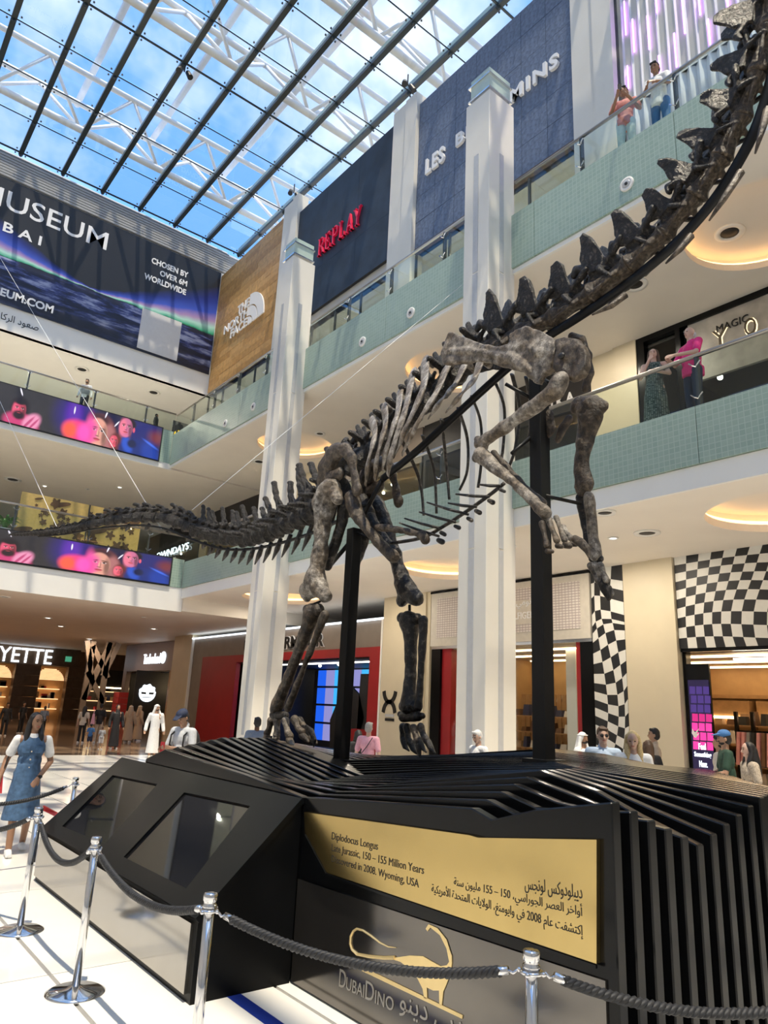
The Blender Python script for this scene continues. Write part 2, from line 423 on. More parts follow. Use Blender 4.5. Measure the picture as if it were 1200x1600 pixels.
# ---- mosaic bands: framed panels with open joints, round speaker grilles
def band(name, label, z0, z1, joints):
    root = sroot(name, label)
    for a, b in zip(joints[:-1], joints[1:]):
        box(XE-.05, XE+.06, a+.006, b-.006, z0, z1).build('mosaic_panel', 'green_mosaic', root)
    box(XE-.02, XE+.05, joints[0], joints[-1], z0+.02, z1-.02).build('backing', 'black_matte', root)
    return root
band('wall_lower_band', 'pale green mosaic band of the lower gallery edge', G1B, G1T, [-14,-7.,-3.5,0.,2.2,5.76,9.3,14.85,18.4,23.95,27.45])
band('wall_upper_band', 'pale green mosaic band of the upper gallery edge', G2B, G2T, [-14,-7.,-3.5,0.,2.2,5.74,9.3,14.85,18.4,23.95,30.55])
struct('wall_lower_band_end', box(10.95, XE-.05, YF1-.02, YF1+.1, G1B, G1T+.08), 'green_mosaic_end', 'short green mosaic return beside the lower long screen')
struct('wall_upper_band_end', box(10.95, XE-.05, YF2-.02, YF2+.1, G2B+.06, G2T+.15), 'green_mosaic_end', 'short green mosaic return beside the upper long screen')
def disc(y, z, label):
    t = thing('wall_speaker', label, 'speaker', (XE-.05, y, z))
    def ring(r0, r1, d0, d1, nm, mt):
        b = MB(); n = 24; vs = []
        for r, d in ((r1, 0), (r1, d1), (r0, d1), (r0, d0)): vs += [(XE-.05-d, y+r*math.cos(2*PI*k/n), z+r*math.sin(2*PI*k/n)) for k in range(n)]
        b.add(vs, [(i*n+k, i*n+(k+1)%n, (i+1)*n+(k+1)%n, (i+1)*n+k) for i in range(3) for k in range(n)]+[tuple(range(3*n, 4*n))])
        b.build(nm, mt, t, True)
    ring(.09, .16, .01, .03, 'trim_ring', 'white_paint'); ring(.02, .09, .02, .035, 'cone', 'strip_glass'); ring(.005, .035, .03, .05, 'core', 'black_matte')
for y, lab in ((6.84, 'white round speaker on the upper green band right of the tall column'), (13.7, 'white round speaker on the upper green band under the red lettering'), (15.95, 'white round speaker on the upper green band nearest the left column'), (22.75, 'white round speaker on the upper green band left of the left column'), (25.05, 'leftmost white round speaker on the upper green band')):
    disc(y, 12.64, lab)

# ---- glass balustrades
def balustrade(name, label, axis, c, a, b, z0, z1, posts, extra=None):
    """axis Y: runs along Y at X=c; axis X: runs along X at Y=c"""
    t = thing(name, label, 'balustrade', (c, a, z0) if axis == 'Y' else (a, c, z0))
    def P(s, d, z): return (c+d, s, z) if axis == 'Y' else (s, c+d, z)
    def bx(s0, s1, d0, d1, za, zb):
        p, q = P(s0, d0, za), P(s1, d1, zb); return box(min(p[0],q[0]), max(p[0],q[0]), min(p[1],q[1]), max(p[1],q[1]), za, zb)
    MB().cyl(P(a, .05, z1), P(b, .05, z1), .042, n=10).build('handrail', 'rail_steel', t, True)
    bx(a, b, .0, .09, z0-.02, z0+.015).build('base_channel', 'dark_frame', t)
    ps = sorted(posts)
    for s in ps:
        p = bx(s-.03, s+.03, .02, .11, z0, z1-.03).build('post', 'dark_frame', t)
        for zz in (z0+.16, z0+.78):
            MB().tube([P(s, .02, zz), P(s+.05, -.03, zz+.02), P(s+.11, -.03, zz+.08)], .012, 5).build('clip', 'steel', p)
            MB().tube([P(s, .02, zz), P(s-.05, -.03, zz+.02), P(s-.11, -.03, zz+.08)], .012, 5).build('clip', 'steel', p)
    ed = [a]+ps+[b]
    for i in range(len(ed)-1):
        if ed[i+1]-ed[i] > .2: bx(ed[i]+.02, ed[i+1]-.02, .0, .016, z0+.01, z1-.07).build('glass_panel', 'rail_glass', t)
    return t
balustrade('glass_balustrade', 'glass balustrade with steel handrail along the right upper gallery', 'Y', XE, -6, 9.95, G2T, H2, [-3.5,-1.2,1.1,3.4,5.71,7.99])
balustrade('glass_balustrade', 'glass balustrade on the upper gallery between the two tall columns', 'Y', XE, 10.9, 19.2, G2T, H2, [12.5,14.8,16.95])
balustrade('glass_balustrade', 'glass balustrade on the upper gallery below the wood panel', 'Y', XE, 20.2, YF2, G2T, H2, [22.2,24.4,26.6,28.7])
balustrade('glass_balustrade', 'glass balustrade with steel handrail along the right lower gallery', 'Y', XE, -6, 9.95, G1T, H1, [-3.5,-.8,2.4,5.72])
balustrade('glass_balustrade', 'glass balustrade on the lower gallery behind the rib cage', 'Y', XE, 10.9, 19.2, G1T, H1, [12.4,15.2,17.4])
balustrade('glass_balustrade', 'glass balustrade on the lower gallery behind the tail', 'Y', XE, 20.2, YF1, G1T, H1, [22.6,25.1])
balustrade('glass_balustrade', 'glass balustrade above the lower long screen', 'X', YF1, -6, XE, G1T+.06, H1+.05, [-3,0,2.6,5.0,7.6,9.9])
balustrade('glass_balustrade', 'glass balustrade above the upper long screen', 'X', YF2, -6, XE, G2T+.15, H2+.05, [-3.4,-.2,2.8,5.1,7.8,10.1])

# ---- free-standing columns in front of the gallery
def column(y0, label):
    X0, X1, Y1, zt = 10.64, 11.56, y0+.82, 17.05
    t = thing('column', label, 'column', ((X0+X1)/2, (y0+Y1)/2, 0))
    box(X0, X1, y0, Y1, 0, zt).build('shaft', 'column_stone', t, bevel=.012)
    for z0, z1 in ((.95, 5.2), (5.24, 11.9), (11.94, 15.3)):
        box(X0-.012, X0+.01, y0+.34, y0+.50, z0, z1).build('inlay_strip', 'strip_glass', t)
        box(X0+.38, X0+.52, y0-.012, y0+.01, z0, z1).build('inlay_strip', 'strip_glass', t)
    a = .10
    box(X0+a, X1-a, y0+a, Y1-a, zt, zt+.12).build('neck', 'grey_stone', t)
    c = box(X0+.03, X1-.03, y0+.03, Y1-.03, zt+.12, zt+.17); c.build('cap_plate', 'steel', t)
    box(X0+a+.02, X1-a-.02, y0+a+.02, Y1-a-.02, zt+.17, zt+.55).build('cap_lantern', 'strip_glass', t)
    g = MB().box(X0+a-.03, X1-a+.03, y0+a-.03, y0+a, zt+.14, zt+.80).box(X0+a-.03, X0+a, y0+a, Y1-a, zt+.14, zt+.80).box(X1-a, X1-a+.03, y0+a, Y1-a, zt+.14, zt+.80).box(X0+a, X1-a, Y1-a, Y1-a+.03, zt+.14, zt+.80)
    g.build('cap_glass', mat('cap_glass_green', (.50,.62,.56), .15, var=.05), t)
    box(X0+.03, X1-.03, y0+.03, Y1-.03, zt+.58, zt+.62).build('cap_plate', 'steel', t)
    return t
column(10.0, 'tall square cream column with glass lantern cap in the middle')
column(19.28, 'tall square cream column left, behind the hind legs')

# ---- upper wall: pilasters and the four shop panels
struct('trim_5', box(XP-.16, XP+.4, 16.72, 17.35, L2F, 24.4).box(XP-.10, XP+.4, 17.35, 18.15, L2F, 24.4), 'column_stone', 'cream pilaster between the navy and the blue panels')
struct('trim_6', box(XP-.16, XP+.4, 8.5, 9.1, L2F, 26).box(XP-.10, XP+.4, 9.1, 9.85, L2F, 26), 'column_stone', 'cream pilaster right of the blue panel')
struct('trim_7', box(XP-.16, XP+.4, 25.1, 25.6, L2F, 25.0).box(XP-.08, XP+.4, 25.6, 26.5, L2F, 25.0), 'column_stone', 'cream pilaster between the wood and the navy panels')
struct('wall_upper_right', box(XP+.14, XP+.4, -14, YAD, C2, 23.7), 'grey_stone', 'upper wall behind the shop panels')

t = thing('wood_sign_wall', 'honey-coloured plank wall with white dome logo', 'sign', (XP, 29.8, 17.5))
pz = 17.5; k = 0
mat('plank_a', (.54,.31,.11), .5, var=.22, scale=5); mat('plank_b', (.60,.355,.135), .5, var=.22, scale=5); mat('plank_c', (.48,.265,.085), .5, var=.22, scale=5)
random.seed(3)
while pz < 24.55:
    a = 26.5; h = .34
    cuts = sorted([26.5, 33.26]+[26.5+random.uniform(.6, 6.1) for _ in range(2)])
    for c0, c1 in zip(cuts[:-1], cuts[1:]):
        if c1-c0 > .1:
            box(XP+random.uniform(-.006,.006), XP+.12, c0+.003, c1-.003, pz+.002, min(pz+h, 24.6)-.002).build('plank', random.choice(['plank_a','plank_b','plank_c']), t)
    pz += h
box(XP+.02, XP+.14, 26.5, 33.26, 17.42, 17.5).build('bottom_edge', 'timber_brown', t)
for i, (s, ya, wd) in enumerate((('THE', 30.55, 1.22), ('NORTH', 31.95, 2.62), ('FACE', 31.10, 1.75))):
    letters('letter', s, (XP-.02, ya, 20.98-i*.56), RU, RV, wd, .49, 'letter_white', t, .06, bold=.012)
# quarter dome beside the words: three nested arcs
def arc(r0, r1, cy=28.55, cz=19.83):
    n = 12; pts = [(-r1*math.cos(a)*1.0, r1*math.sin(a)*1.06) for a in [PI*.5*q/n for q in range(n+1)]]
    pts2 = [(-r0*math.cos(a), r0*math.sin(a)*1.06) for a in [PI*.5*q/n for q in range(n, -1, -1)]]
    return pts+pts2
for r0, r1 in ((1.02, 1.6), (.48, .95), (.0, .41)):
    MB().prism([(-x, z) for x, z in arc(r0, r1)], (XP-.02, 29.25, 19.86), RU, RV, (-.06, 0, 0)).build('dome_arc', 'letter_white', t)

t = thing('navy_sign_wall', 'dark navy cloth wall with red serif lettering', 'sign', (XP, 21.6, 17.9))
for a, b in ((18.16, 20.4), (20.4, 22.8), (22.8, 25.09)):
    for z0, z1 in ((17.95, 20.0), (20.0, 24.0)):
        box(XP-.01, XP+.12, a+.004, b-.004, z0+.004, z1-.004).build('cloth_panel', 'navy_cloth', t)
box(XP+.01, XP+.10, 18.16, 25.09, 17.95, 24.0).build('backing', 'black_matte', t)
def serif(ch):
    """outline strokes of a slab-serif capital in a 1 x 1 cell: list of quads"""
    S = .16; B = lambda x0, x1, y0, y1: [(x0,y0),(x1,y0),(x1,y1),(x0,y1)]
    stem = [B(.12,.12+S,0,1), B(0,.4,0,.06), B(0,.4,.94,1)]
    if ch == 'L': return stem+[B(.12,.85,0,.07), B(.78,.85,0,.28)]
    if ch == 'E': return stem+[B(.12,.85,0,.07), B(.78,.85,0,.28), B(.12,.82,.93,1), B(.75,.82,.74,1), B(.2,.6,.47,.54), B(.55,.62,.38,.63)]
    bowl = [[(.25,.93),(.6,.93),(.6,1),(.25,1)], [(.6,.93),(.74,.84),(.86,.9),(.65,1)], [(.72,.66),(.88,.64),(.88,.9),(.72,.86)], [(.6,.52),(.65,.46),(.88,.64),(.74,.68)], [(.25,.46),(.65,.46),(.6,.53),(.25,.53)]]
    if ch == 'P': return stem+bowl
    if ch == 'R': return stem+bowl+[[(.5,.48),(.66,.5),(.98,.0),(.8,.0)], B(.78,1.0,0,.06)]
    if ch == 'A': return [[(.08,0),(.17,0),(.52,.9),(.46,1)], [(.46,1),(.56,1),(.95,0),(.74,0)], B(.28,.75,.3,.37), B(0,.3,0,.06), B(.64,1.05,0,.06)]
    if ch == 'Y': return [B(.43,.6,0,.5), [(.02,1),(.24,1),(.58,.48),(.44,.44)], [(.44,.44),(.56,.44),(.92,1),(.82,1)], B(.3,.74,0,.06), B(-.04,.34,.94,1), B(.72,1.02,.94,1)]
ya = 23.07
for ch in 'REPLAY':
    b = MB()
    for q in serif(ch): b.prism([(x*.47, y*.86) for x, y in q], (XP-.02, ya, 20.50), RU, RV, (-.10, 0, 0))
    b.build('letter', 'letter_red', t); ya -= .515

t = thing('blue_sign_wall', 'slate blue tiled wall with white capital lettering', 'sign', (XP, 13.3, 17.5))
bx0 = box(0, .10, 0, .966, 0, 1.046).mesh('blue_tile'); bx0.materials.append(MATS['slate_blue'])
for i in range(7):
    for j in range(6):
        o = put('wall_tile', bx0, None, t); o.location = (XP+random.uniform(0, .008), 9.86+i*.98, 17.55+j*1.06)
box(XP+.02, XP+.12, 9.86, 16.72, 17.55, 23.85).build('backing', 'black_matte', t)
box(XP-.01, XP+.14, 9.86, 16.72, 17.36, 17.53).build('bottom_edge', 'timber_brown', t)
for s, ya, yb in (('LES', 16.16, 15.2), ('BENJAMINS', 14.62, 10.32)):
    letters('letter', s, (XP-.01, ya, 20.28), RU, RV, ya-yb, .66, 'letter_white', t, .10, bold=.035, spacing=1.25)

t = thing('pleated_light_wall', 'white pleated wall with purple light tubes', 'wall panel', (XP+.1, 4.4, L2F))
for i in range(34):
    y = 8.46-i*.25
    MB().hull([(XP+.22,y,L2F),(XP+.10,y-.125,L2F),(XP+.22,y-.25,L2F)], [(XP+.22,y,25),(XP+.10,y-.125,25),(XP+.22,y-.25,25)]).build('pleat', 'pleat_white', t)
box(XP+.05, XP+.25, 8.47, 8.52, L2F, 25).build('edge_strip', 'dark_frame', t)
random.seed(11)
for px, pa, pb in ((975,2,55),(988,30,82),(1011,25,78),(1023,-30,20),(1053,52,106),(1064,-20,55),(1029,87,118),(980,103,138),(1091,-10,24),(1106,30,70),(1136,-5,50),(1198,-30,12),(1075,-40,-5),(1168,-35,8)):
    p, q = atX(px, pa, XP+.09), atX(px+2, pb, XP+.09)
    MB().cyl((XP+.09, p.y, p.z), (XP+.09, p.y, q.z), .022, n=6).build('light_tube', 'purple_tube', t)
struct('wall_upper_panel_right', box(XP+.24, XP+.4, -14, 8.5, L2F, 24), 'pleat_white', 'white wall behind the pleats')
# dark shop glazing under the navy and blue panels, second level
for a, b, lab in ((18.2, 25.05, 'dark shop window under the navy wall'), (9.9, 16.7, 'shop window under the blue wall'), (26.55, 33.2, 'dark shop window under the wood wall')):
    t = thing('glazed_store', lab, 'store', (XP+.1, (a+b)/2, L2F))
    box(XP+.10, XP+.12, a, b, L2F+.05, C2-.14).build('glass_pane', 'shop_glass', t)
    box(XP+3.0, XP+3.1, a, b, L2F+.02, C2-.02).build('back_wall', 'shop_dark', t)
    for i in range(5):
        s = a+(b-a)*i/4; box(XP+.06, XP+.14, s-.03, s+.03, L2F, C2-.12).build('mullion', 'dark_frame', t)

# ---- far upper wall: louvre strip, advertising banner, white band
struct('wall_far', MB().box(-14, XP+.2, YAD+.02, YAD+.3, C2, ROOF-.1), 'white_paint', 'white far wall carrying the banner')
t = thing('louvre_strip', 'grey horizontal louvre strip above the banner', 'louvre', (8, YAD, 24.9))
zz = 24.88
while zz < 26.0:
    box(-6, 16.0, YAD-.10, YAD-.031, zz, zz+.105).build('louvre_blade', mat('louvre_grey', (.36,.37,.38), .45), t); zz += .145
box(-6, XP+.3, YAD-.03, YAD+.018, 24.85, 26.12).build('backing', mat('louvre_dark', (.20,.205,.21), .5), t)
M = bpy.data.materials.new('aurora_print'); M.use_nodes = True; T = M.node_tree; B = T.nodes['Principled BSDF']; B.inputs['Roughness'].default_value = .35
tc = N(T, 'ShaderNodeTexCoord'); sp = N(T, 'ShaderNodeSeparateXYZ'); T.links.new(tc.outputs['Object'], sp.inputs[0])
def mth(op, a, b=None, clamp=False):
    n = N(T, 'ShaderNodeMath', operation=op, use_clamp=clamp)
    for i, q in enumerate((a, b)):
        if q is None: continue
        if isinstance(q, (int, float)): n.inputs[i].default_value = q
        else: T.links.new(q, n.inputs[i])
    return n.outputs[0]
def ramp(fac, els):
    r = N(T, 'ShaderNodeValToRGB'); cr = r.color_ramp
    while len(cr.elements) < len(els): cr.elements.new(.5)
    for e, (p, c) in zip(cr.elements, els): e.position = p; e.color = (*c, 1)
    T.links.new(fac, r.inputs[0]); return r.outputs['Color']
def cmix(f, a, b, bt='MIX'):
    n = N(T, 'ShaderNodeMix', data_type='RGBA', blend_type=bt)
    if isinstance(f, (int, float)): n.inputs[0].default_value = f
    else: T.links.new(f, n.inputs[0])
    for i, q in ((6, a), (7, b)):
        if isinstance(q, tuple): n.inputs[i].default_value = (*q, 1)
        else: T.links.new(q, n.inputs[i])
    return n.outputs[2]
ax, az = sp.outputs['X'], sp.outputs['Z']
dxa = mth('ABSOLUTE', mth('SUBTRACT', ax, 7.4)); hb = mth('ADD', mth('MULTIPLY', mth('POWER', dxa, 1.25), .17), .06)
wv = N(T, 'ShaderNodeTexNoise', i_Scale=1.4, i_Detail=3.0); T.links.new(tc.outputs['Object'], wv.inputs['Vector'])
tt = mth('DIVIDE', mth('SUBTRACT', az, mth('ADD', mth('MULTIPLY', wv.outputs['Fac'], .25), 20.75)), hb)
aur = ramp(mth('MULTIPLY', tt, .6), [(0, (.01,.012,.02)), (.04, (.05,.42,.24)), (.16, (.45,.75,.66)), (.28, (.42,.28,.52)), (.45, (.05,.10,.55)), (.75, (.015,.03,.22)), (1, (.016,.018,.024))])
st = N(T, 'ShaderNodeTexNoise', i_Scale=1.0, i_Detail=7.0, i_Roughness=.65); mp = N(T, 'ShaderNodeMapping'); mp.inputs['Scale'].default_value = (.55, 1, 3.2); mp.inputs['Rotation'].default_value = (0, -.16, 0)
T.links.new(tc.outputs['Object'], mp.inputs[0]); T.links.new(mp.outputs[0], st.inputs['Vector'])
sea = ramp(st.outputs['Fac'], [(.30, (.012,.014,.026)), (.47, (.018,.022,.06)), (.54, (.05,.07,.24)), (.62, (.34,.38,.58)), (1, (.75,.78,.85))])
dk = mth('MULTIPLY', mth('SUBTRACT', az, 18.4), .6, True)
sea = cmix(dk, (.016,.017,.026), sea)
img = cmix(mth('GREATER_THAN', az, 20.86), sea, aur)
T.links.new(img, B.inputs['Base Color']); MATS['aurora_print'] = M
t = thing('advertising_banner', 'huge dark banner with a blue aurora over a beach', 'banner', (8, YAD-.06, 18.6))
box(-4, 13.95, YAD-.06, YAD-.01, 18.6, 24.78).build('banner_print', 'aurora_print', t)
def FT(s, x, z, w, h, material='letter_white', bold=.02, sp=1.0, d=.012, y=YAD-.06): return letters('letter', s, (x, y, z), FU, FV, w, h, material, t, d, bold, spacing=sp)
FT('MUSEUM', 2.05, 23.25, 5.78, .98, bold=.006); FT('D U B A I', 1.6, 22.1, 3.35, .50)
FT('CHOSEN BY', 10.1, 23.62, 2.02, .34, bold=.03); FT('OVER 6M', 10.62, 23.10, 1.5, .34, bold=.03); FT('WORLDWIDE', 9.85, 22.58, 2.27, .34, bold=.03)
FT('MUSEUM.COM', 2.75, 18.95, 3.25, .40, bold=.03)
box(10.02, 12.12, YAD-.075, YAD-.055, 18.72, 20.95).build('blank_square', mat('print_white', (.66,.66,.66), .5, var=.03), t)
t2 = letters('wall_lettering', arabic('صعود الركاب سيارات'), (2.3, YAD+.02, 17.80), FU, FV, 3.25, .42, 'letter_black', None, .012, each=False)
tag(t2, 'black Arabic lettering on the white wall under the banner', 'lettering')

# ---- glass roof
rf = sroot('ceiling', 'glazed roof of the atrium on dark mullions')
mxs = [3.36+1.9*k for k in range(-9, 11)]; tys = [33.05-2.45*k for k in range(0, 20)]
pane = box(.05, 1.85, .03, 2.42, 0, .02).mesh('roof_pane'); pane.materials.append(MATS['roof_glass'])
far = MB()
for x in mxs:
    for y in tys[1:]:
        if x > 1 and x < 19 and y > 3:
            o = put('glass_pane', pane, None, rf); o.location = (x, y, ROOF)
        else: far.box(x+.05, x+1.85, y+.03, y+2.42, ROOF, ROOF+.02)
o = far.build('glass_panes', 'roof_glass', rf); o['kind'] = 'stuff'
for x in mxs: box(x-.10, x+.10, -14, 33.1, ROOF-.16, ROOF+.0).build('mullion', 'mullion_dark', rf)
for x in mxs: box(x-.012, x+.012, -14, 33.2, ROOF+.0, ROOF+.36).build('glass_fin', mat('fin_green', (.30,.42,.42), .2), rf)
for i, y in enumerate(tys):
    r = .05 if i % 4 == 0 else .028
    MB().cyl((-14, y, ROOF-.05), (24, y, ROOF-.05), r, n=6).build('transom', 'mullion_dark', rf)
nodes = MB()
for x in mxs:
    if x < 1: continue
    for y in tys[:11]:
        nodes.ball((x, y, ROOF-.17), .10, 6, 4)
        for sx in (-1, 1):
            for sy in (-1, 1): nodes.ball((x+sx*.22, y+sy*.18, ROOF-.03), .045, 5, 3)
o = nodes.build('spider_nodes', 'mullion_dark', rf); o['kind'] = 'stuff'
struct('trim_8', box(-14, 24, YAD+.02, YAD+.3, 26.13, 26.18), 'truss_white', 'white ledge where the glass roof meets the far wall')
for i, y in enumerate((31.2, 23.2, 18.2, 13.0, 6.5)):
    t = thing('roof_truss', ['white tubular roof truss nearest the far wall', 'white tubular roof truss second from the far wall', 'white tubular roof truss third from the far wall', 'white tubular roof truss fourth from the far wall', 'white tubular roof truss nearest the viewer'][i], 'truss', (8, y, ROOF+1))
    zb, ztop, dy = ROOF+1.2, ROOF+3.4, 1.0
    MB().cyl((-14, y, zb), (24, y, zb), .17, n=10).build('bottom_chord', 'truss_white', t, True)
    for s in (-1, 1): MB().cyl((-14, y+s*dy, ztop), (24, y+s*dy, ztop), .14, n=10).build('top_chord', 'truss_white', t, True)
    x = -13.7; 
    while x < 20.5:
        for s in (-1, 1):
            MB().cyl((x, y, zb), (x+1.9, y+s*dy, ztop), .085, n=8).build('diagonal', 'truss_white', t, True)
            MB().cyl((x+1.9, y+s*dy, ztop), (x+3.8, y, zb), .085, n=8).build('diagonal', 'truss_white', t, True)
        x += 3.8
for i, x in enumerate((13.2, 9.1, 5.3)):
    t = tag(MB().cyl((x, -14, ROOF+4.2), (x, YAD, ROOF+4.2), .16, n=8).build('roof_purlin', 'truss_white', None, True), ['white roof tube above the right wall', 'white roof tube over the middle of the atrium', 'white roof tube over the left of the atrium'][i], 'roof tube')
# spotlights hung from the roof glazing
for (px, py, lab) in ((288, 112, 'small black spotlight cluster hanging under the roof glass left'), (637, 133, 'small spotlight cluster under the roof glass by the blue panel'), (459, 302, 'small spotlight cluster under the roof above the cream pilaster')):
    p = atZ(px, py, ROOF-.5)
    t = thing('spotlight', lab, 'spotlight', p)
    MB().cyl(p+V((0,0,.52)), p, .03, n=6).build('stem', 'black_matte', t)
    for dx in (-.16, .14): MB().cyl(p+V((dx,0,.05)), p+V((dx*1.6,-.12,-.22)), .10, .12, 10).build('lamp_head', 'black_matte', t)
# ceiling downlights and grilles
def downlight(p, r, label, dark=True):
    t = thing('downlight', label, 'ceiling light', p, 'recessed ceiling fittings')
    MB().lathe([(r*.62, 0), (r*.66, -.03), (r, -.035), (r, 0)], p, 20).build('trim_ring', 'white_paint', t, True)
    MB().lathe([(r*.1, -.005), (r*.6, -.012), (r*.6, -.02), (r*.1, -.02)], p, 16).build('lens', 'black_matte' if dark else 'lamp_white', t, True)
for px, py, z, r, lab, d in ((1140,363,C1+.42,.32,'white round ceiling fitting under the curved neck',1),(992,444,C1,.30,'round ceiling grille beside the neck vertebrae',1),(500,677,C1,.20,'ceiling grille right of the left column on the upper ceiling',1),(405,721,C1,.30,'dark ceiling grille left of the left column',1),(360,760,C1,.26,'dark ceiling grille above the middle of the tail',1),
      (1011,832,C0,.28,'dark ceiling grille above the checkered walls',1),(945,800,C0,.22,'ceiling grille beside the far foreleg',1),(958,840,C0,.12,'small downlight left of the checkered wall ceiling grille',0),(800,852,C0,.10,'small downlight by the tall middle column',1),
      (20,749,CF1,.40,'dark grille on the far ceiling at the left edge',1),(70,759,CF1,.14,'bright twin downlight on the far ceiling above the tail tip',0),(187,761,CF1,.14,'bright downlight on the far ceiling above the tail',0),(137,764,CF1,.10,'small dark fitting on the far ceiling',1),
      (8,932,CF0,.20,'dark grille on the low far ceiling at the left edge',1),(225,964,CF0,.12,'dark dome on the low far ceiling',1),(75,965,CF0,.20,'downlight on the low far ceiling left',0),(95,978,CF0,.22,'second downlight on the low far ceiling left',0),(240,982,CF0,.2,'downlight on the low far ceiling above the round emblem',0),(140,998,CF0,.25,'downlight on the low far ceiling near the shop letters',0),
      (128,577,C2,.34,'round ceiling grille under the banner left',1),(240,613,C2,.34,'round ceiling grille under the banner right',1)):
    downlight(atZ(px, py, z), r, lab, d)
# ================================================================== SCREENS, HOARDING
def srgb(r, g, b): return tuple(((c/255)/12.92 if c/255 <= .04045 else ((c/255+.055)/1.055)**2.4) for c in (r, g, b))
def glow(name, r, g, b, k=.62):
    c = srgb(r, g, b)
    return mat(name, tuple(x*.15 for x in c), .3, var=0, emit=k, ecol=c)
def led_picture(name, blobs, k, x1, z0, s):
    """screen picture: soft-edged ovals laid over each other, on screen coordinates"""
    M = bpy.data.materials.new(name); M.use_nodes = True; t = M.node_tree; b = t.nodes['Principled BSDF']; b.inputs['Roughness'].default_value = .35; b.inputs['Base Color'].default_value = (.02,.02,.02,1)
    tc = N(t, 'ShaderNodeTexCoord'); m0 = N(t, 'ShaderNodeMapping', vector_type='POINT')
    m0.inputs['Location'].default_value = (10.92-x1/k, 0, 12.27-z0/s); m0.inputs['Scale'].default_value = (1/k, 1, 1/s)
    t.links.new(tc.outputs['Object'], m0.inputs[0])
    nz = N(t, 'ShaderNodeTexNoise', i_Scale=3.0, i_Detail=4.0); t.links.new(m0.outputs[0], nz.inputs['Vector'])
    r = N(t, 'ShaderNodeValToRGB'); r.color_ramp.elements[0].color = (.014,.012,.014,1); r.color_ramp.elements[1].color = (.040,.034,.036,1); t.links.new(nz.outputs['Fac'], r.inputs[0]); cur = r.outputs[0]
    for cx, cz, rx, rz, rgb, soft, rot in blobs:
        mp = N(t, 'ShaderNodeMapping', vector_type='TEXTURE'); mp.inputs['Location'].default_value = (cx, 0, cz); mp.inputs['Rotation'].default_value = (0, math.radians(-rot), 0); mp.inputs['Scale'].default_value = (rx, 1e3, rz)
        ln = N(t, 'ShaderNodeVectorMath', operation='LENGTH'); mr = N(t, 'ShaderNodeMapRange', interpolation_type='SMOOTHSTEP'); mr.inputs['From Min'].default_value = 1+soft; mr.inputs['From Max'].default_value = 1-soft
        mx = N(t, 'ShaderNodeMix', data_type='RGBA'); mx.inputs[7].default_value = (*srgb(*rgb), 1)
        t.links.new(m0.outputs[0], mp.inputs[0]); t.links.new(mp.outputs[0], ln.inputs[0]); t.links.new(ln.outputs['Value'], mr.inputs[0]); t.links.new(mr.outputs[0], mx.inputs[0]); t.links.new(cur, mx.inputs[6]); cur = mx.outputs[2]
    t.links.new(cur, b.inputs['Emission Color']); b.inputs['Emission Strength'].default_value = .72
    MATS[name] = M; return M
def face_blobs(x, z, s, skin, side, hair, eye=(40,22,28)):
    """portrait: face, shaded side, brows, eyes, nose, mouth (unit: face half height)"""
    L = [(x, z, .62*s, s, skin, .10, 0), (x-.30*s, z-.05*s, .34*s, .85*s, side, .45, 0), (x+.44*s, z-.15*s, .16*s, .7*s, tuple(int(c*.62) for c in skin), .6, 0)]
    for d in (-.24, .26): L += [(x+d*s, z+.16*s, .13*s, .05*s, (236,214,210), .3, 0), (x+d*s, z+.17*s, .075*s, .055*s, eye, .35, 0), (x+d*s, z+.245*s, .15*s, .02*s, eye, .5, 0), (x+d*s, z+.34*s, .18*s, .035*s, hair, .5, 6 if d < 0 else -6)]
    L += [(x+.07*s, z-.02*s, .045*s, .2*s, tuple(int(c*.78) for c in skin), .7, 0), (x+.01*s, z-.02*s, .04*s, .2*s, tuple(min(255, int(c*1.12)) for c in skin), .8, 0), (x+.02*s, z-.22*s, .12*s, .035*s, tuple(int(c*.6) for c in skin), .6, 0), (x+.01*s, z-.44*s, .21*s, .055*s, (150,44,62), .4, 0), (x+.01*s, z-.50*s, .17*s, .05*s, (214,92,104), .45, 0), (x, z-.80*s, .22*s, .10*s, tuple(min(255, int(c*1.06)) for c in skin), .8, 0)]
    return L
PIC = [(7.2,13.3,.85,1.0,(46,30,120),.5,0), (7.05,13.35,.32,.7,(92,40,170),.6,0), (8.6,13.5,.8,.5,(24,22,60),.6,0), (10.1,13.3,.9,.9,(30,34,110),.6,0), (10.7,13.3,.35,.3,(120,50,60),.8,0),
       (4.98,13.02,.36,.48,(28,16,22),.25,0), (5.10,12.36,.66,.44,(206,62,118),.2,-8), (5.48,12.50,.28,.44,(238,150,186),.3,-30), (5.36,12.43,.05,.40,(196,70,120),.4,-30), (5.56,12.43,.04,.36,(196,70,120),.4,-30)]
PIC += face_blobs(4.96, 12.92, .40, (200,72,92), (232,86,120), (40,20,26)) + [(4.96,12.68,.22,.19,(44,20,26),.35,0), (4.96,12.78,.07,.02,(170,60,70),.4,0), (4.96,13.27,.26,.13,(24,14,18),.4,0)]
PIC += [(8.22,12.80,.68,.92,(112,58,62),.15,0), (8.62,12.6,.30,.80,(176,112,112),.3,6), (8.10,13.46,.44,.24,(70,36,44),.4,0)]
PIC += face_blobs(8.10, 12.82, .68, (230,162,142), (238,104,160), (70,36,40)) + [(7.74,12.8,.18,.7,(246,84,170),.6,0)]
PIC += [(7.28,12.68,.56,.46,(255,64,130),.35,0), (6.98,12.62,.28,.36,(255,96,70),.5,0), (7.55,12.66,.26,.42,(250,90,190),.5,0)]
PIC += [(8.92,12.62,.28,.40,(104,44,44),.25,0)] + face_blobs(8.84, 12.62, .28, (222,84,104), (240,110,130), (60,26,30))
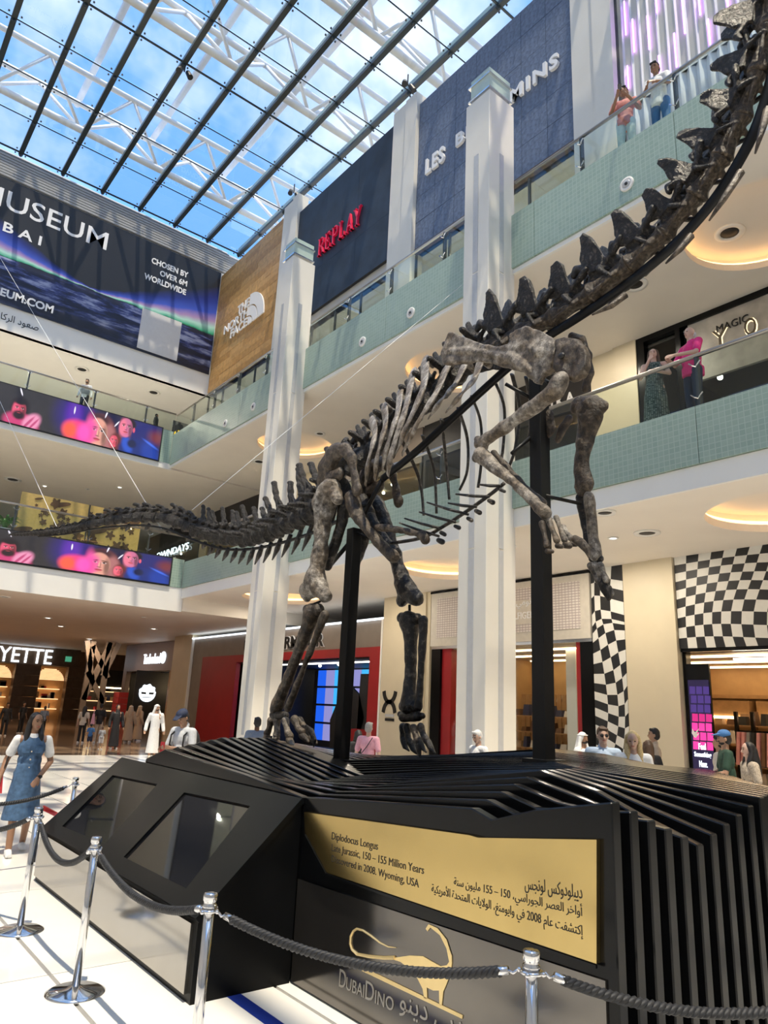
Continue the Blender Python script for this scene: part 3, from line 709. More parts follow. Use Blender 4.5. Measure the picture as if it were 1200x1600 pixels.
PIC += [(10.0,12.40,.92,.62,(22,42,118),.12,0), (10.45,12.5,.36,.5,(30,62,160),.5,20), (9.42,12.62,.22,.38,(44,84,196),.4,20), (9.62,12.72,.20,.2,(18,26,70),.4,0), (10.45,12.92,.34,.05,(70,110,230),.7,-25), (9.34,13.62,.36,.30,(30,18,30),.2,0)]
PIC += face_blobs(9.27, 13.40, .46, (206,112,150), (240,124,150), (36,20,30)) + [(9.63,13.38,.05,.12,(226,92,120),.3,0)]
for x, z, a in ((7.05,13.56,0), (4.92,13.72,22), (8.36,13.76,-12), (8.86,13.46,-30)): PIC += [(x, z, .030, .17, (245,240,255), .3, a)]
def screen(label, Y, z0, z1, k):
    t = thing('led_screen', label, 'screen', (4, Y, z0))
    xr = 10.92; s = (z1-z0)/1.6
    box(-6, xr+.03, Y-.06, Y-.005, z0-.05, z1+.05).build('housing', 'black_matte', t)
    for i, (a, b) in enumerate(((-6, 6.3), (6.3, 7.5), (7.5, 8.1), (8.1, 8.7), (8.7, 9.1), (9.1, 9.7), (9.7, 10.89))):
        nm = 'led_picture_%d_%d' % (int(Y), i)
        led_picture(nm, [q for q in PIC if q[0]+q[2]*(1+q[5])*1.1+q[3]*abs(math.sin(math.radians(q[6]))) > a and q[0]-q[2]*(1+q[5])*1.1-q[3]*abs(math.sin(math.radians(q[6]))) < b], k, xr, z0, s)
        box(xr-(10.92-a)*k if i else -6, xr-(10.92-b)*k, Y-.075, Y-.06, z0, z1).build('display_module', nm, t)
    return t
def el(cx, cz, rx, rz, n=20, a0=0.): return [(cx+rx*math.cos(2*PI*k/n+a0), cz+rz*math.sin(2*PI*k/n+a0)) for k in range(n)]
screen('long LED screen with portrait faces on the upper far gallery edge', YF2, 12.30, 13.86, 1.0)
screen('long LED screen with portrait faces on the lower far gallery edge', YF1, 6.27, 7.33, 1.0)

t = thing('floral_hoarding', 'gold hoarding with brown cut-out flowers behind the tail', 'hoarding', (7.5, 29, L1F))
for a, b in ((5.35, 7.85), (7.9, 10.0)): box(a, b, 29, 29.06, L1F, 9.22).build('board', 'gold_board', t)
random.seed(5); fr = random.Random(21)
for i in range(64):
    x, z = 5.55+fr.random()*4.25, 7.5+fr.random()*1.6; r = fr.choice([.07, .10, .15, .21, .25]); n = 5; ph = fr.random()*6
    pts = [(r*(.74+.26*math.cos(n*a+ph))*math.cos(a), r*(.74+.26*math.cos(n*a+ph))*math.sin(a)) for a in [2*PI*q/30 for q in range(30)]] if fr.random() < .75 else [(r*1.5*math.cos(a), r*.45*math.sin(a)+r*.4*math.cos(a)) for a in [2*PI*q/16 for q in range(16)]]
    MB().prism(pts, (x, 28.998-.0003*i, z), FU, FV, (0, -.006, 0)).build('flower_cutout', 'flower_brown', t)
box(7.85, 7.9, 28.98, 29.06, L1F, 9.22).build('joint_post', 'dark_frame', t)
def plant(p, h, n, label):
    t = thing('potted_plant', label, 'plant', p)
    MB().lathe([(.12,0),(.2,0),(.24,.35),(.2,.36)], p, 14).build('pot', 'white_paint', t, True)
    pr = random.Random(4); lf = MB()
    for i in range(n):
        a = pr.random()*6.28; d = V((math.cos(a), math.sin(a), 0)); s = V((-d.y, d.x, 0)); l = h*(.5+.5*pr.random()); b = V(p)+V((0,0,.35))+d*.05
        q = [b, b+d*l*.25+V((0,0,l*.6)), b+d*l*.6+V((0,0,l*.75)), b+d*l*.95+V((0,0,l*.6))]; w = [.015, .04, .035, .004]
        vs = [];
        for c, ww in zip(q, w): vs += [c+s*ww, c-s*ww]
        lf.add(vs, [(0,1,3,2),(2,3,5,4),(4,5,7,6)])
    o = lf.build('leaves', 'green_leaf', t, fix=False); o['kind'] = 'stuff'
plant((4.9, 28.45, L1F), .62, 60, 'green leafy plant beside the gold floral hoarding')

# ================================================================== SHOPS ON THE RIGHT
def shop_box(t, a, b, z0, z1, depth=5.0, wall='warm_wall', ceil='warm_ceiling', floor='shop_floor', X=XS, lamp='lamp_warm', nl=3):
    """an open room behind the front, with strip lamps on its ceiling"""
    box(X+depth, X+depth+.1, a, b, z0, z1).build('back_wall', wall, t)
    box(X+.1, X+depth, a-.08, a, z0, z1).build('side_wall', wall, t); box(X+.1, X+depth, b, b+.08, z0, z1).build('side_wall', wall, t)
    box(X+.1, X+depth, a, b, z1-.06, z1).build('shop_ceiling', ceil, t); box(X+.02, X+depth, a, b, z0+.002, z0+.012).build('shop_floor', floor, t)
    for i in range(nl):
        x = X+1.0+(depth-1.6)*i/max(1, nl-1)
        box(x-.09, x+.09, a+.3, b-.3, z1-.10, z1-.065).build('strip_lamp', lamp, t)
def racks(t, a, b, z0, X, rows, seed, cols):
    rr = random.Random(seed)
    for i in range(rows):
        z = z0+.35+i*.5
        box(X, X+.4, a, b, z, z+.035).build('shelf', 'shelf_wood', t)
        y = a+.1
        while y < b-.35:
            w = rr.uniform(.14, .34); h = rr.uniform(.12, .36)
            MB().hull([(X+.06,y,z+.035),(X+.32,y,z+.035),(X+.32,y+w,z+.035),(X+.06,y+w,z+.035)], [(X+.1,y+.02,z+.035+h),(X+.28,y+.02,z+.035+h),(X+.28,y+w-.02,z+.035+h),(X+.1,y+w-.02,z+.035+h)]).build('folded_stock', cols[rr.randrange(len(cols))], t)
            y += w+rr.uniform(.05, .2)
for nm, c in dict(s_black=(.02,.02,.02), s_white=(.7,.68,.64), s_tan=(.45,.3,.17), s_navy=(.03,.04,.1), s_red=(.4,.03,.04), s_grey=(.25,.25,.26), s_yellow=(.75,.48,.04), s_pink=(.75,.35,.35), s_brown=(.16,.08,.04)).items(): mat(nm, c, .6, var=.15)

# -- checkered store: warped black and white tiles
def checker(name, label, a, b, z0, z1, na, nz, warp, X=XS-.12):
    t = thing(name, label, 'wall cladding', (X, (a+b)/2, z0))
    def P(u, v):
        du, dv = warp(u, v); return (X, a+(b-a)*min(1, max(0, u+du)), z0+(z1-z0)*min(1, max(0, v+dv)))
    cb = box(X, X+.1, min(a,b), max(a,b), z0, z1); cb.build('backing', 'black_satin', t)
    for i in range(na):
        for j in range(nz):
            q = [P(i/na, j/nz), P((i+1)/na, j/nz), P((i+1)/na, (j+1)/nz), P(i/na, (j+1)/nz)]
            area = abs((q[2][1]-q[0][1])*(q[3][2]-q[1][2]) - (q[3][1]-q[1][1])*(q[2][2]-q[0][2]))/2
            if area < .002: continue
            MB().hull([(X-.012, y, z) for _, y, z in q], [(X+.01, y, z) for _, y, z in q]).build('cladding_tile', 'check_white' if (i+j) % 2 else 'check_black', t)
    return t
mat('check_white', (.72,.71,.66), .5, var=.03); mat('check_black', (.012,.013,.015), .45, var=.1)
bul = lambda cu, cv, r, k: (lambda u, v: ((lambda d: ((u-cu)*k*math.exp(-d*d/(r*r))*(1 if 0 < u < 1 else 0), (v-cv)*k*math.exp(-d*d/(r*r))*(1 if 0 < v < 1 else 0)))(math.hypot(u-cu, v-cv))))
def warp_big(u, v):
    e = (0 < u < 1); f = (0 < v < 1)
    g = .34*math.exp(-((u-.55)**2+(v-.22)**2)/.09)
    return (((u-.55)*g+.10*v*v*math.sin(PI*u))*e, ((v-.22)*g+.07*math.sin(u*6.0+.4)*math.sin(PI*v))*f)
checker('checkered_cladding', 'warped black and white checkered cladding above the shop entrance at right', 9.06, 4.2, 3.58, C0, 20, 10, warp_big)
def warp_col(u, v):
    return (.22*math.sin(PI*u)*math.sin(v*7.0-1.2)*(0 < u < 1), (-.045*math.exp(-((v-.80)/.07)**2) + .03*math.sin(u*3+v*8))*(0 < v < 1))
checker('checkered_cladding', 'narrow warped checkered pillar cladding behind the far forefoot', 11.5, 10.53, 0, C0, 4, 22, warp_col)
struct('wall_pilaster_right', box(XS-.16, XS+.3, 9.72, 10.5, 0, C0).box(XS-.22, XS+.3, 9.08, 9.72, 0, C0), 'beige_stone', 'beige stone pilaster between the checkered claddings')
t = thing('retail_store', 'wood-lined shop with hanging clothes under the checkered cladding', 'shop', (XS, 6.5, 0))
shop_box(t, 2.0, 11.3, 0, 3.56, 5.0, 'warm_wall', 'warm_ceiling', nl=3)
box(XS-.1, XS+.3, 4.0, 9.06, 3.50, 3.585).build('lintel', 'black_satin', t)
box(XS-.02, XS+.2, 8.98, 9.07, 0, 3.55).build('jamb', 'black_satin', t)
for y in (5.1, 6.2, 7.3):
    box(XS+.7, XS+.78, y, y+.9, 3.36, 3.40).build('light_bar', 'lamp_white', t)
for y in (4.9, 6.5, 8.1, 9.7):
    box(XS+4.55, XS+4.98, y, y+1.4, .1, 2.55).build('wall_unit', 'shelf_wood', t)
    box(XS+4.50, XS+4.56, y+.08, y+1.32, 2.05, 2.12).build('unit_light', 'lamp_warm', t)
    for j in range(4): box(XS+4.40, XS+4.56, y+.06, y+1.34, .35+j*.42, .38+j*.42).build('unit_shelf', 'timber_brown', t)
box(XS+4.7, XS+4.98, 2.0, 11.2, 2.62, 2.72).build('wall_ledge', 'shelf_wood', t)
racks(t, 6.0, 11.0, 0, XS+4.1, 4, 12, ['s_black','s_brown','s_white','s_red','s_navy','s_tan'])
racks(t, 6.2, 9.4, 0, XS+2.7, 4, 2, ['s_black','s_yellow','s_pink','s_white','s_navy','s_brown'])
for y in (6.9, 7.4, 7.9, 8.4, 8.8):
    box(XS+1.9, XS+1.98, y, y+.08, 0, 2.2).build('display_post', 'black_satin', t)
box(XS+1.92, XS+1.96, 6.9, 8.9, 1.72, 1.76).build('hanging_rail', 'black_satin', t)
rr = random.Random(9)
for i in range(16):
    y = 6.95+i*.12; c = rr.choice(['s_black','s_black','s_grey','s_brown','s_pink','s_white'])
    MB().hull([(XS+1.72,y,.95),(XS+2.14,y,.95),(XS+2.12,y+.09,.95),(XS+1.74,y+.09,.95)], [(XS+1.86,y,1.72),(XS+2.0,y,1.72),(XS+2.0,y+.07,1.72),(XS+1.86,y+.07,1.72)]).build('hanging_garment', c, t)
t = thing('portrait_screen', 'tall portrait screen with pink tiles beside the shop entrance', 'screen', (XS-.06, 8.7, 0))
box(XS-.06, XS, 8.42, 8.98, .1, 3.22).build('housing', 'black_satin', t)
box(XS-.07, XS-.055, 8.45, 8.95, .5, 2.85).build('display', glow('led_indigo', 34, 26, 60, .8), t)
glow('led_pinkbtn', 255, 60, 150, .9); glow('led_dimbtn', 70, 50, 120, .8); glow('led_midbtn', 200, 40, 120, .85)
for j in range(7):
    for i in range(3):
        y, z = 8.92-i*.165-.02*(j % 2), 1.30+j*.205
        MB().prism([(0,0),(.14,.0),(.145,.17),(.01,.175)], (XS-.071, y, z), RU, RV, (-.006,0,0)).build('picture_button', 'led_pinkbtn' if j < 3 else ('led_midbtn' if j < 4 else 'led_dimbtn'), t)
MB().prism([(0,.1),(.05,.02),(.09,0),(.2,.12),(.12,.08),(.19,.22),(.08,.12),(.02,.2)], (XS-.079, 8.93, 1.55), RU, RV, (-.003,0,0)).build('picture_bird', 'letter_white', t)
for i, (s, w) in enumerate((('Feel', .17), ('Something', .40), ('New.', .19))): letters('letter', s, (XS-.08, 8.70+w/2, 1.30-i*.19), RU, RV, w, .14, 'letter_lit', t, .004, bold=.02)

# -- fashion store with perforated sign box
t = thing('retail_store', 'fashion shop with pink perforated sign box behind the tall middle column', 'shop', (XS, 14.7, 0))
box(XS-.16, XS+.2, 11.55, 17.87, 3.95, C0-.10).build('sign_frame', 'beige_pale' if 'beige_pale' in MATS else mat('beige_pale', (.64,.60,.52), .45), t)
box(XS-.19, XS-.15, 11.85, 17.55, 4.22, 5.52).build('sign_mesh', 'sign_mesh', t)
box(XS-.18, XS+.1, 11.52, 17.9, C0-.10, C0-.04).build('shadow_gap', 'black_satin', t)
box(XS-.21, XS-.185, 13.2, 16.1, 4.45, 5.15).build('sign_plate', 'beige_pale', t)
letters('letter', 'TOMMY HILFIGER', (XS-.21, 15.35, 4.60), RU, RV, 1.95, .20, 'letter_white', t, .02, bold=.01)
letters('letter', arabic('تومي هيلفيغر'), (XS-.21, 15.05, 4.90), RU, RV, 1.55, .30, 'letter_white', t, .02)
box(XS-.10, XS-.02, 11.55, 17.87, 3.86, 3.95).build('transom', 'steel', t)
for a, b in ((17.45, 17.87), (11.55, 11.95)): box(XS-.08, XS+.3, a, b, 0, 3.86).build('jamb', 'black_satin', t)
for a, b in ((17.02, 17.44), (11.96, 12.14)): box(XS+.0, XS+.25, a, b, 0, 3.86).build('jamb', 'red_paint', t)
for a, b in ((12.15, 13.55), (13.57, 15.3), (15.32, 17.0)): box(XS+.02, XS+.04, a, b, .05, 3.84).build('glass_pane', 'shop_glass', t)
shop_box(t, 11.6, 17.8, 0, 3.9, 5.2, 'warm_wall', 'warm_ceiling')
for i in range(16): box(XS+3.6, XS+3.65, 13.7+i*.22, 13.86+i*.22, .2, 2.6).build('wall_slat', 'shelf_wood', t)
box(XS+1.0, XS+1.35, 12.9, 13.25, 0, 3.86).build('inner_column', 'white_paint', t)
box(XS+.9, XS+1.0, 12.0, 12.75, .1, 2.75).build('screen_frame', 'white_paint', t); box(XS+.88, XS+.905, 12.08, 12.68, .2, 2.62).build('screen', glow('led_blue_shop', 60, 90, 150, .5), t)
racks(t, 14.6, 17.7, 0, XS+4.6, 5, 16, ['s_white','s_tan','s_navy','s_brown','s_black'])
racks(t, 13.6, 16.8, 0, XS+2.6, 4, 6, ['s_black','s_tan','s_white','s_brown','s_navy'])
struct('wall_pilaster_middle', box(XS-.14, XS+.3, 17.92, 20.45, 0, C0).box(XS-.20, XS+.3, 18.1, 18.75, 0, C0), 'beige_stone', 'beige stone pilaster left of the sign box')

# -- sports store in a red portal
t = thing('retail_store', 'sports shop with red portal behind the hind legs', 'shop', (XS, 28, 0))
box(XS-.04, XS+.2, 20.55, 36.8, 4.02, 5.05).build('header', 'header_brown', t)
for a, b, z0, z1 in ((20.46, 36.9, 5.05, 5.11), (20.46, 20.54, 0, 5.11), (36.82, 36.9, 0, 5.11)): box(XS-.16, XS-.02, a, b, z0, z1).build('frame_edge', 'letter_lit' if z0 else 'white_paint', t)
box(XS-.12, XS+.5, 20.56, 35.4, 3.72, 4.06).build('portal_beam', 'red_paint', t)
box(XS-.12, XS+.5, 20.56, 21.2, 0, 3.72).build('portal_jamb', 'red_paint', t); box(XS-.12, XS+.5, 31.6, 35.4, 0, 3.72).build('portal_jamb', 'red_paint', t)
box(XS-.02, XS+.2, 35.4, 36.8, 0, 4.02).build('side_panel', 'header_brown', t)
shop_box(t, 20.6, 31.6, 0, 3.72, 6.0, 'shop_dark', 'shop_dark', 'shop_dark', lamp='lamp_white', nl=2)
glow('led_sky', 60, 170, 235, .8); glow('led_blue', 30, 90, 220, .8); glow('led_lilac', 150, 150, 215, .6)
for i in range(9):
    for j in range(4):
        box(XS+3.96, XS+4.0, 24.2+i*.72, 24.86+i*.72, .3+j*.85, 1.05+j*.85).build('display_panel', ['led_sky','led_blue','led_lilac'][(i*2+j*3) % 3], t)
box(XS+4.0, XS+4.1, 23.8, 31, 0, 3.6).build('display_frame', 'shop_dark', t)
MB().prism([(-1.1,0),(-1.2,1.2),(-.6,2.2),(.2,2.7),(.9,2.3),(1.3,1.4),(1.0,.5),(1.2,0)], (XS+2.6, 26.2, .1), RU, RV, (.1,0,0)).build('display_cutout', 'shop_dark', t)
MB().prism([(0,0),(.5,.2),(1.6,1.4),(2.4,1.2),(2.5,1.6),(1.5,1.9),(.6,3.2),(.1,3.2)], (XS+2.6, 25.4, .1), RU, RV, (.1,0,0)).build('display_cutout', 'shop_dark', t)
box(XS+1.2, XS+1.9, 22.9, 24.5, 0, 1.05).build('counter', 'red_paint', t)
box(XS+5.5, XS+5.9, 20.9, 22.6, 0, 3.0).build('lit_niche', mat('niche', (.6,.42,.3), .5, emit=.5, ecol=(.9,.6,.4)), t)
for i, y in enumerate((21.5, 22.4, 23.3, 25.0, 27.0)): MB().ball((XS+1.2+.4*(i % 3), y, 3.6), .07, 8, 5).build('spot_lamp', 'lamp_white', t)
b = letters('letter', 'UNDER ARMOUR', (XS-.045, 31.0, 4.18), RU, RV, 6.7, .58, 'letter_white', t, .05, bold=.055)
letters('letter', 'UNDER ARMOUR', (XS-.09, 31.0+.02, 4.20), RU, RV, 6.7, .54, 'letter_black', t, .03, bold=.03)
t = thing('wall_emblem', 'black interlocking curved emblem on the beige pilaster', 'emblem', (XS-.14, 19.9, 2.1))
for s in (1, -1):
    pts = []
    for a, r in [(PI*.05+PI*.9*q/10, .40) for q in range(11)]: pts.append((r*math.cos(a), s*(.42-.50*math.sin(a))))
    for a, r in [(PI*.95-PI*.9*q/10, .25) for q in range(11)]: pts.append((r*math.cos(a), s*(.44-.38*math.sin(a))))
    MB().prism(pts, (XS-.145, 19.9, 2.12), RU, RV, (-.03,0,0)).build('emblem_arc', 'letter_black', t)
for z in (1.62, 1.48): box(XS-.165, XS-.14, 19.62, 20.1, z, z+.09).build('caption_bar', 'letter_black' if z < 1.5 else 'strip_glass', t)

# -- boot shop further along, X-braced kiosk, department store
struct('wall_pilaster_left', box(XS-.12, XS+1.1, 36.95, 39.3, 0, CF0).box(XS+.3, XS+1.1, 39.3, 40.3, 0, CF0), 'beige_stone', 'beige stone pilaster beyond the red portal')
X2 = 17.5
t = thing('retail_store', 'boot shop with lit white roundel beyond the red portal', 'shop', (X2, 45, 0))
box(X2-.1, X2+.2, 40.4, 49.8, 3.55, CF0-.02).build('header', mat('mauve_brown', (.25,.19,.18), .35), t)
box(X2-.06, X2+.2, 40.3, 41.4, 0, 3.55).build('green_glass', mat('green_pane', (.06,.10,.075), .15), t)
box(X2-.08, X2+.2, 41.4, 42.0, 0, 3.55).build('jamb', 'shelf_wood', t); box(X2-.1, X2+.2, 49.2, 49.8, 0, 3.55).build('jamb', 'mauve_brown', t)
box(X2-1.2, X2+.9, 44.3, 44.36, 0, 3.5).build('dark_window', 'shop_dark', t)
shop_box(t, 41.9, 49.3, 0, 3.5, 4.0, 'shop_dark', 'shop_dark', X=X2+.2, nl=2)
MB().ball((X2+1.2, 43.0, 2.5), .3, 8, 6).build('pendant', 'lamp_warm', t)
box(X2+.8, X2+1.2, 42.2, 44.0, 0, .7).build('bench', 'shelf_wood', t)
letters('letter', 'Timberland', (X2-.1, 46.35, 3.98), RU, RV, 2.75, .62, 'letter_lit', t, .04)
MB().prism(el(0, 0, .36, .36, 18), (X2-.1, 43.15, 4.32), RU, RV, (-.04,0,0)).build('emblem_disc', 'letter_lit', t)
q = atY(230, 1083, 44.3); c = (q.x, 44.3, q.z); n = 40
ed = []
for q in range(n):
    a = 2*PI*q/n; r = .86+(.07*math.cos(9*a) if math.sin(a) > .1 else 0); ed.append((r*math.cos(a), r*math.sin(a)))
MB().prism([(x*.60, y*.60) for x, y in ed], c, FU, FV, (0,-.05,0)).build('roundel', 'letter_lit', t)
for sgn in (-1, 1): MB().prism([(sgn*.07,-.07),(sgn*.37,-.07),(sgn*.42,.06),(sgn*.10,.05)], (c[0], c[1]-.055, c[2]), FU, FV, (0,-.01,0)).build('roundel_cutout', 'letter_black', t)
MB().prism([(-.33,-.27),(.33,-.27),(.30,-.23),(-.30,-.23)], (c[0], c[1]-.055, c[2]), FU, FV, (0,-.01,0)).build('roundel_cutout', 'letter_black', t)
for i in range(6): box(X2-1.3, X2-.7, 46.6, 47.6, .02+i*.36, .36+i*.36).build('stacked_box', mat('box_red', (.42,.03,.03), .5), t)
t = thing('lattice_kiosk', 'brown lattice kiosk of crossing planks beside the boot shop', 'kiosk', (14.6, 47, 0))
for (x0, z0, x1, z1) in ((14.2,0,14.3,5.2),(15.3,0,15.3,5.2),(14.2,1.6,15.4,5.2),(15.5,3.0,14.3,4.9),(14.2,3.3,15.5,1.4),(13.9,5.2,14.6,2.6),(15.9,5.2,15.2,3.1)):
    d = V((x1-x0, 0, z1-z0)).normalized(); s = V((d.z, 0, -d.x))*.16
    MB().hull([V((x0,47,z0))-s, V((x0,47,z0))+s, V((x1,47,z1))+s, V((x1,47,z1))-s], [V((x0,47.2,z0))-s, V((x0,47.2,z0))+s, V((x1,47.2,z1))+s, V((x1,47.2,z1))-s]).build('plank', 'header_brown', t)
YL = 60.0
t = thing('department_store', 'brown stone department store front with glowing white capitals', 'shop', (9, YL, 0))
def LX(px, py): return atY(px, py, YL).x
gx = [-14, LX(-28,1100), LX(14,1100), LX(54,1100), LX(98,1100), LX(127,1100), LX(198,1100), 24]
box(-14, 17.4, YL, YL+.6, 3.95, CF0).build('header', 'timber_brown', t)
for a, b in ((gx[0], gx[1]), (gx[2], gx[3]), (gx[4], gx[5]), (gx[6], 24)):
    nb = 5
    for j in range(nb): box(a, b, YL-.15+.01*(j % 2), YL+.6, 3.95*j/nb+.01, 3.95*(j+1)/nb-.01).build('stone_course', 'timber_brown', t)
w = LX(82, 1022)-LX(0, 1010)
letters('letter', 'LAFAYETTE', (LX(82,1022)-w*1.80, YL, 4.05), FU, FV, w*1.80, 1.08, 'letter_lit', t, .12, bold=.0)
box(LX(103,1024), LX(112,1026), YL-.1, YL, 4.35, 4.75).build('exit_sign', mat('exit_green', (.05,.2,.1), .4, emit=.4, ecol=(.1,.5,.3)), t)
for k, (a, b) in enumerate(((gx[1], gx[2]), (gx[3], gx[4]), (gx[5], gx[6]))):
    box(a-.5, b+.5, YL+1.9, YL+1.98, 0, 3.95).build('back_wall', 'warm_wall' if k < 2 else 'shop_dark', t)
    for i in range(3): box(a, b, YL+1.5, YL+1.9, .7+i*.75, .76+i*.75).build('lit_shelf', mat('lit_shelf', (.8,.5,.25), .5, emit=1.1, ecol=(1,.6,.3)), t)
    rr = random.Random(k)
    for i in range(14):
        x, z = rr.uniform(a, b-.5), .76+.75*rr.randrange(3); box(x, x+rr.uniform(.1,.4), YL+1.5, YL+1.8, z, z+rr.uniform(.15,.5)).build('stock', rr.choice(['s_white','s_black','s_red','s_navy','s_tan']), t)
    if k < 2:
        for i in range(9):
            z = 2.9+.1*i; hw = (b-a)/2*math.sqrt(max(.05, 1-(i/9.)**2)); box((a+b)/2-hw, (a+b)/2+hw, YL+.7+.05*i, YL+.74+.05*i, z, z+.06).build('ceiling_vault', 'lit_shelf', t)
    else: box(a, b, YL+.5, YL+.6, 2.6, 3.95).build('dark_header', 'shop_dark', t); box(a+.6, b, YL+.45, YL+.5, 2.5, 2.6).build('lit_edge', 'lamp_warm', t)

# ---- first level shops
struct('wall_pilaster_gallery_right', box(XS-.16, XS+.3, 9.78, 10.5, L1F, C1).box(XS-.1, XS+.3, 10.5, 11.3, L1F, C1), 'beige_stone', 'beige stone pilaster on the right lower gallery')
t = thing('retail_store', 'black framed shop with marble sign board on the right lower gallery', 'shop', (XS, 6, L1F))
box(XS-.12, XS+.1, 9.55, 9.78, L1F, C1).build('frame', 'black_satin', t); box(XS-.12, XS+.1, 1, 9.55, C1-.16, C1).build('frame', 'black_satin', t); box(XS-.12, XS+.1, 8.5, 8.64, L1F, C1-.16).build('frame', 'black_satin', t)
box(XS-.06, XS+.05, 1, 8.3, 10.3, C1-.16).build('sign_board', mat('marble_grey', (.42,.40,.36), .35, var=.25, scale=2.5), t)
letters('letter', 'MAGIC', (XS-.07, 7.55, 11.42), RU, RV, .80, .20, 'letter_black', t, .02)
mat('letter_backlit', (.10,.08,.05), .4, var=0); mat('halo_lit', (1,.85,.55), .4, var=0, emit=1.1, ecol=(1,.82,.5))
for s, y, wd in (('Y', 7.66, .38), ('O', 6.86, .28), ('U', 6.1, .3)):
    letters('letter_halo', s, (XS-.065, y+.02, 11.0), RU, RV, wd+.04, .50, 'halo_lit', t, .01, bold=.03); letters('letter', s, (XS-.09, y, 11.02), RU, RV, wd, .46, 'letter_backlit', t, .03)
box(XS+.0, XS+.02, 1, 8.5, L1F, 10.3).build('glass_pane', 'shop_glass', t); box(XS, XS+.02, 8.64, 9.55, L1F, C1-.16).build('glass_pane', 'shop_glass', t)
shop_box(t, 1, 9.7, L1F, C1-.2, 4.5, 'shop_dark', 'shop_dark', 'shop_dark', nl=0)
box(XS+1.4, XS+1.5, 1.2, 8.4, L1F, L1F+1.4).build('counter', 'warm_wall', t)
for i in range(6): MB().ball((XS+1.0+.3*(i % 2), 2.2+i*1.2, 10.9), .08, 8, 5).build('spot_lamp', 'lamp_white', t)
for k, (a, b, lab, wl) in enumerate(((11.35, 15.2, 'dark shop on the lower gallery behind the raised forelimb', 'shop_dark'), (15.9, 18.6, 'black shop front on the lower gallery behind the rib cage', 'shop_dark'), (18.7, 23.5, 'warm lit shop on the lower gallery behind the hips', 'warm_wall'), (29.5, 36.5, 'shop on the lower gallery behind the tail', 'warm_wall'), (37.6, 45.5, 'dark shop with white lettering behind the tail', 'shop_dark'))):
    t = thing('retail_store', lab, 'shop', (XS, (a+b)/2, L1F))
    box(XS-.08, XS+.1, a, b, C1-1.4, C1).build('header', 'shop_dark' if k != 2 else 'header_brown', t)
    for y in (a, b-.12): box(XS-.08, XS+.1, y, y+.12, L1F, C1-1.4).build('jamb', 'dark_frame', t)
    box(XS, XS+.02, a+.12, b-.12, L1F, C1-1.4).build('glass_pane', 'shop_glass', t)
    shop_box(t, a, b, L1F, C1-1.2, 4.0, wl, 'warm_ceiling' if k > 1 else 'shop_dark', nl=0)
    for i in range(4): MB().ball((XS+1.0+.5*(i % 2), a+.6+(b-a-1.2)*i/3, C1-1.35), .07, 8, 5).build('spot_lamp', 'lamp_white', t)
    if k == 0: letters('letter', 'I K A', (XS-.09, 12.75, 10.95), RU, RV, .85, .34, 'letter_white', t, .02, bold=.03)
    if k == 4: letters('letter', 'OWNDAYS', (XS-.09, 43.9, 10.35), RU, RV, 4.9, .42, 'letter_lit', t, .03, bold=.0)
struct('wall_gallery_piers', box(XS-.1, XS+.3, 15.25, 15.85, L1F, C1).box(XS-.1, XS+.3, 23.6, 29.4, L1F, C1).box(XS-.1, XS+.3, 36.6, 37.5, L1F, C1), 'beige_stone', 'beige piers between the lower gallery shops')
t = thing('shop_sign', 'small yellow lettering sign at the upper gallery corner', 'sign', (12.0, 31.3, L2F))
box(11.9, 13.2, 32.0, 32.06, L2F, 15.0).build('board', 'black_matte', t)
mat('letter_yellow', (.9,.6,.02), .4, emit=.5, ecol=(1,.7,.05))
for i, (x, z, h) in enumerate(((12.0,14.15,.30),(12.16,14.2,.36),(12.34,14.18,.26),(12.5,14.28,.42),(12.68,14.3,.30),(12.84,14.36,.34))): MB().prism([(0,0),(.06,0),(.10,h),(.04,h)], (x, 31.998, z), FU, FV, (0,-.01,0)).build('yellow_stroke', 'letter_yellow', t)
# ================================================================== PLINTH OF STEEL SLATS
CTRL = {0: [(7.85,1.23),(7.37,1.36),(5.68,1.27),(4.78,1.20),(3.02,1.34),(2.87,1.30),(2.57,1.39),(2.11,1.48)],
        5: [(8.4,1.30),(7.65,1.47),(5.84,1.18),(4.72,1.28),(3.16,1.52),(2.73,1.44),(2.45,1.34),(2.11,1.24)],
        10: [(9.1,1.36),(7.93,1.46),(6.04,1.21),(4.76,1.36),(3.41,1.50),(3.0,1.49),(2.5,1.47),(2.11,1.45)],
        16: [(9.8,1.34),(8.53,1.32),(7.59,1.22),(6.0,1.36),(4.43,1.47),(3.8,1.50),(3.0,1.48),(2.4,1.44)],
        23: [(10.4,1.26),(9.2,1.19),(7.9,1.25),(6.08,1.41),(5.23,1.49),(4.5,1.48),(3.8,1.43),(3.0,1.38)],
        33: [(10.6,1.05),(9.8,1.1),(8.9,1.16),(7.5,1.33),(6.4,1.45),(5.6,1.44),(4.9,1.37),(4.2,1.37)]}
def slat_profile(n):
    ks = sorted(CTRL)
    for a, b in zip(ks[:-1], ks[1:]):
        if a <= n <= b:
            f = (n-a)/(b-a); return [(p[0]*(1-f)+q[0]*f, p[1]*(1-f)+q[1]*f) for p, q in zip(CTRL[a], CTRL[b])]
def plinth_top(x, y):
    pr = slat_profile(min(33, max(0, (x-3.11)/.15)))
    for (a, za), (b, zb) in zip(pr[:-1], pr[1:]):
        if b <= y <= a: return za+(zb-za)*(a-y)/(a-b)
    return pr[0][1]
FX = 3.11
pl = thing('slatted_plinth', 'black slatted plinth with wavy top under the dinosaur skeleton', 'plinth', (5.6, 6, 0))
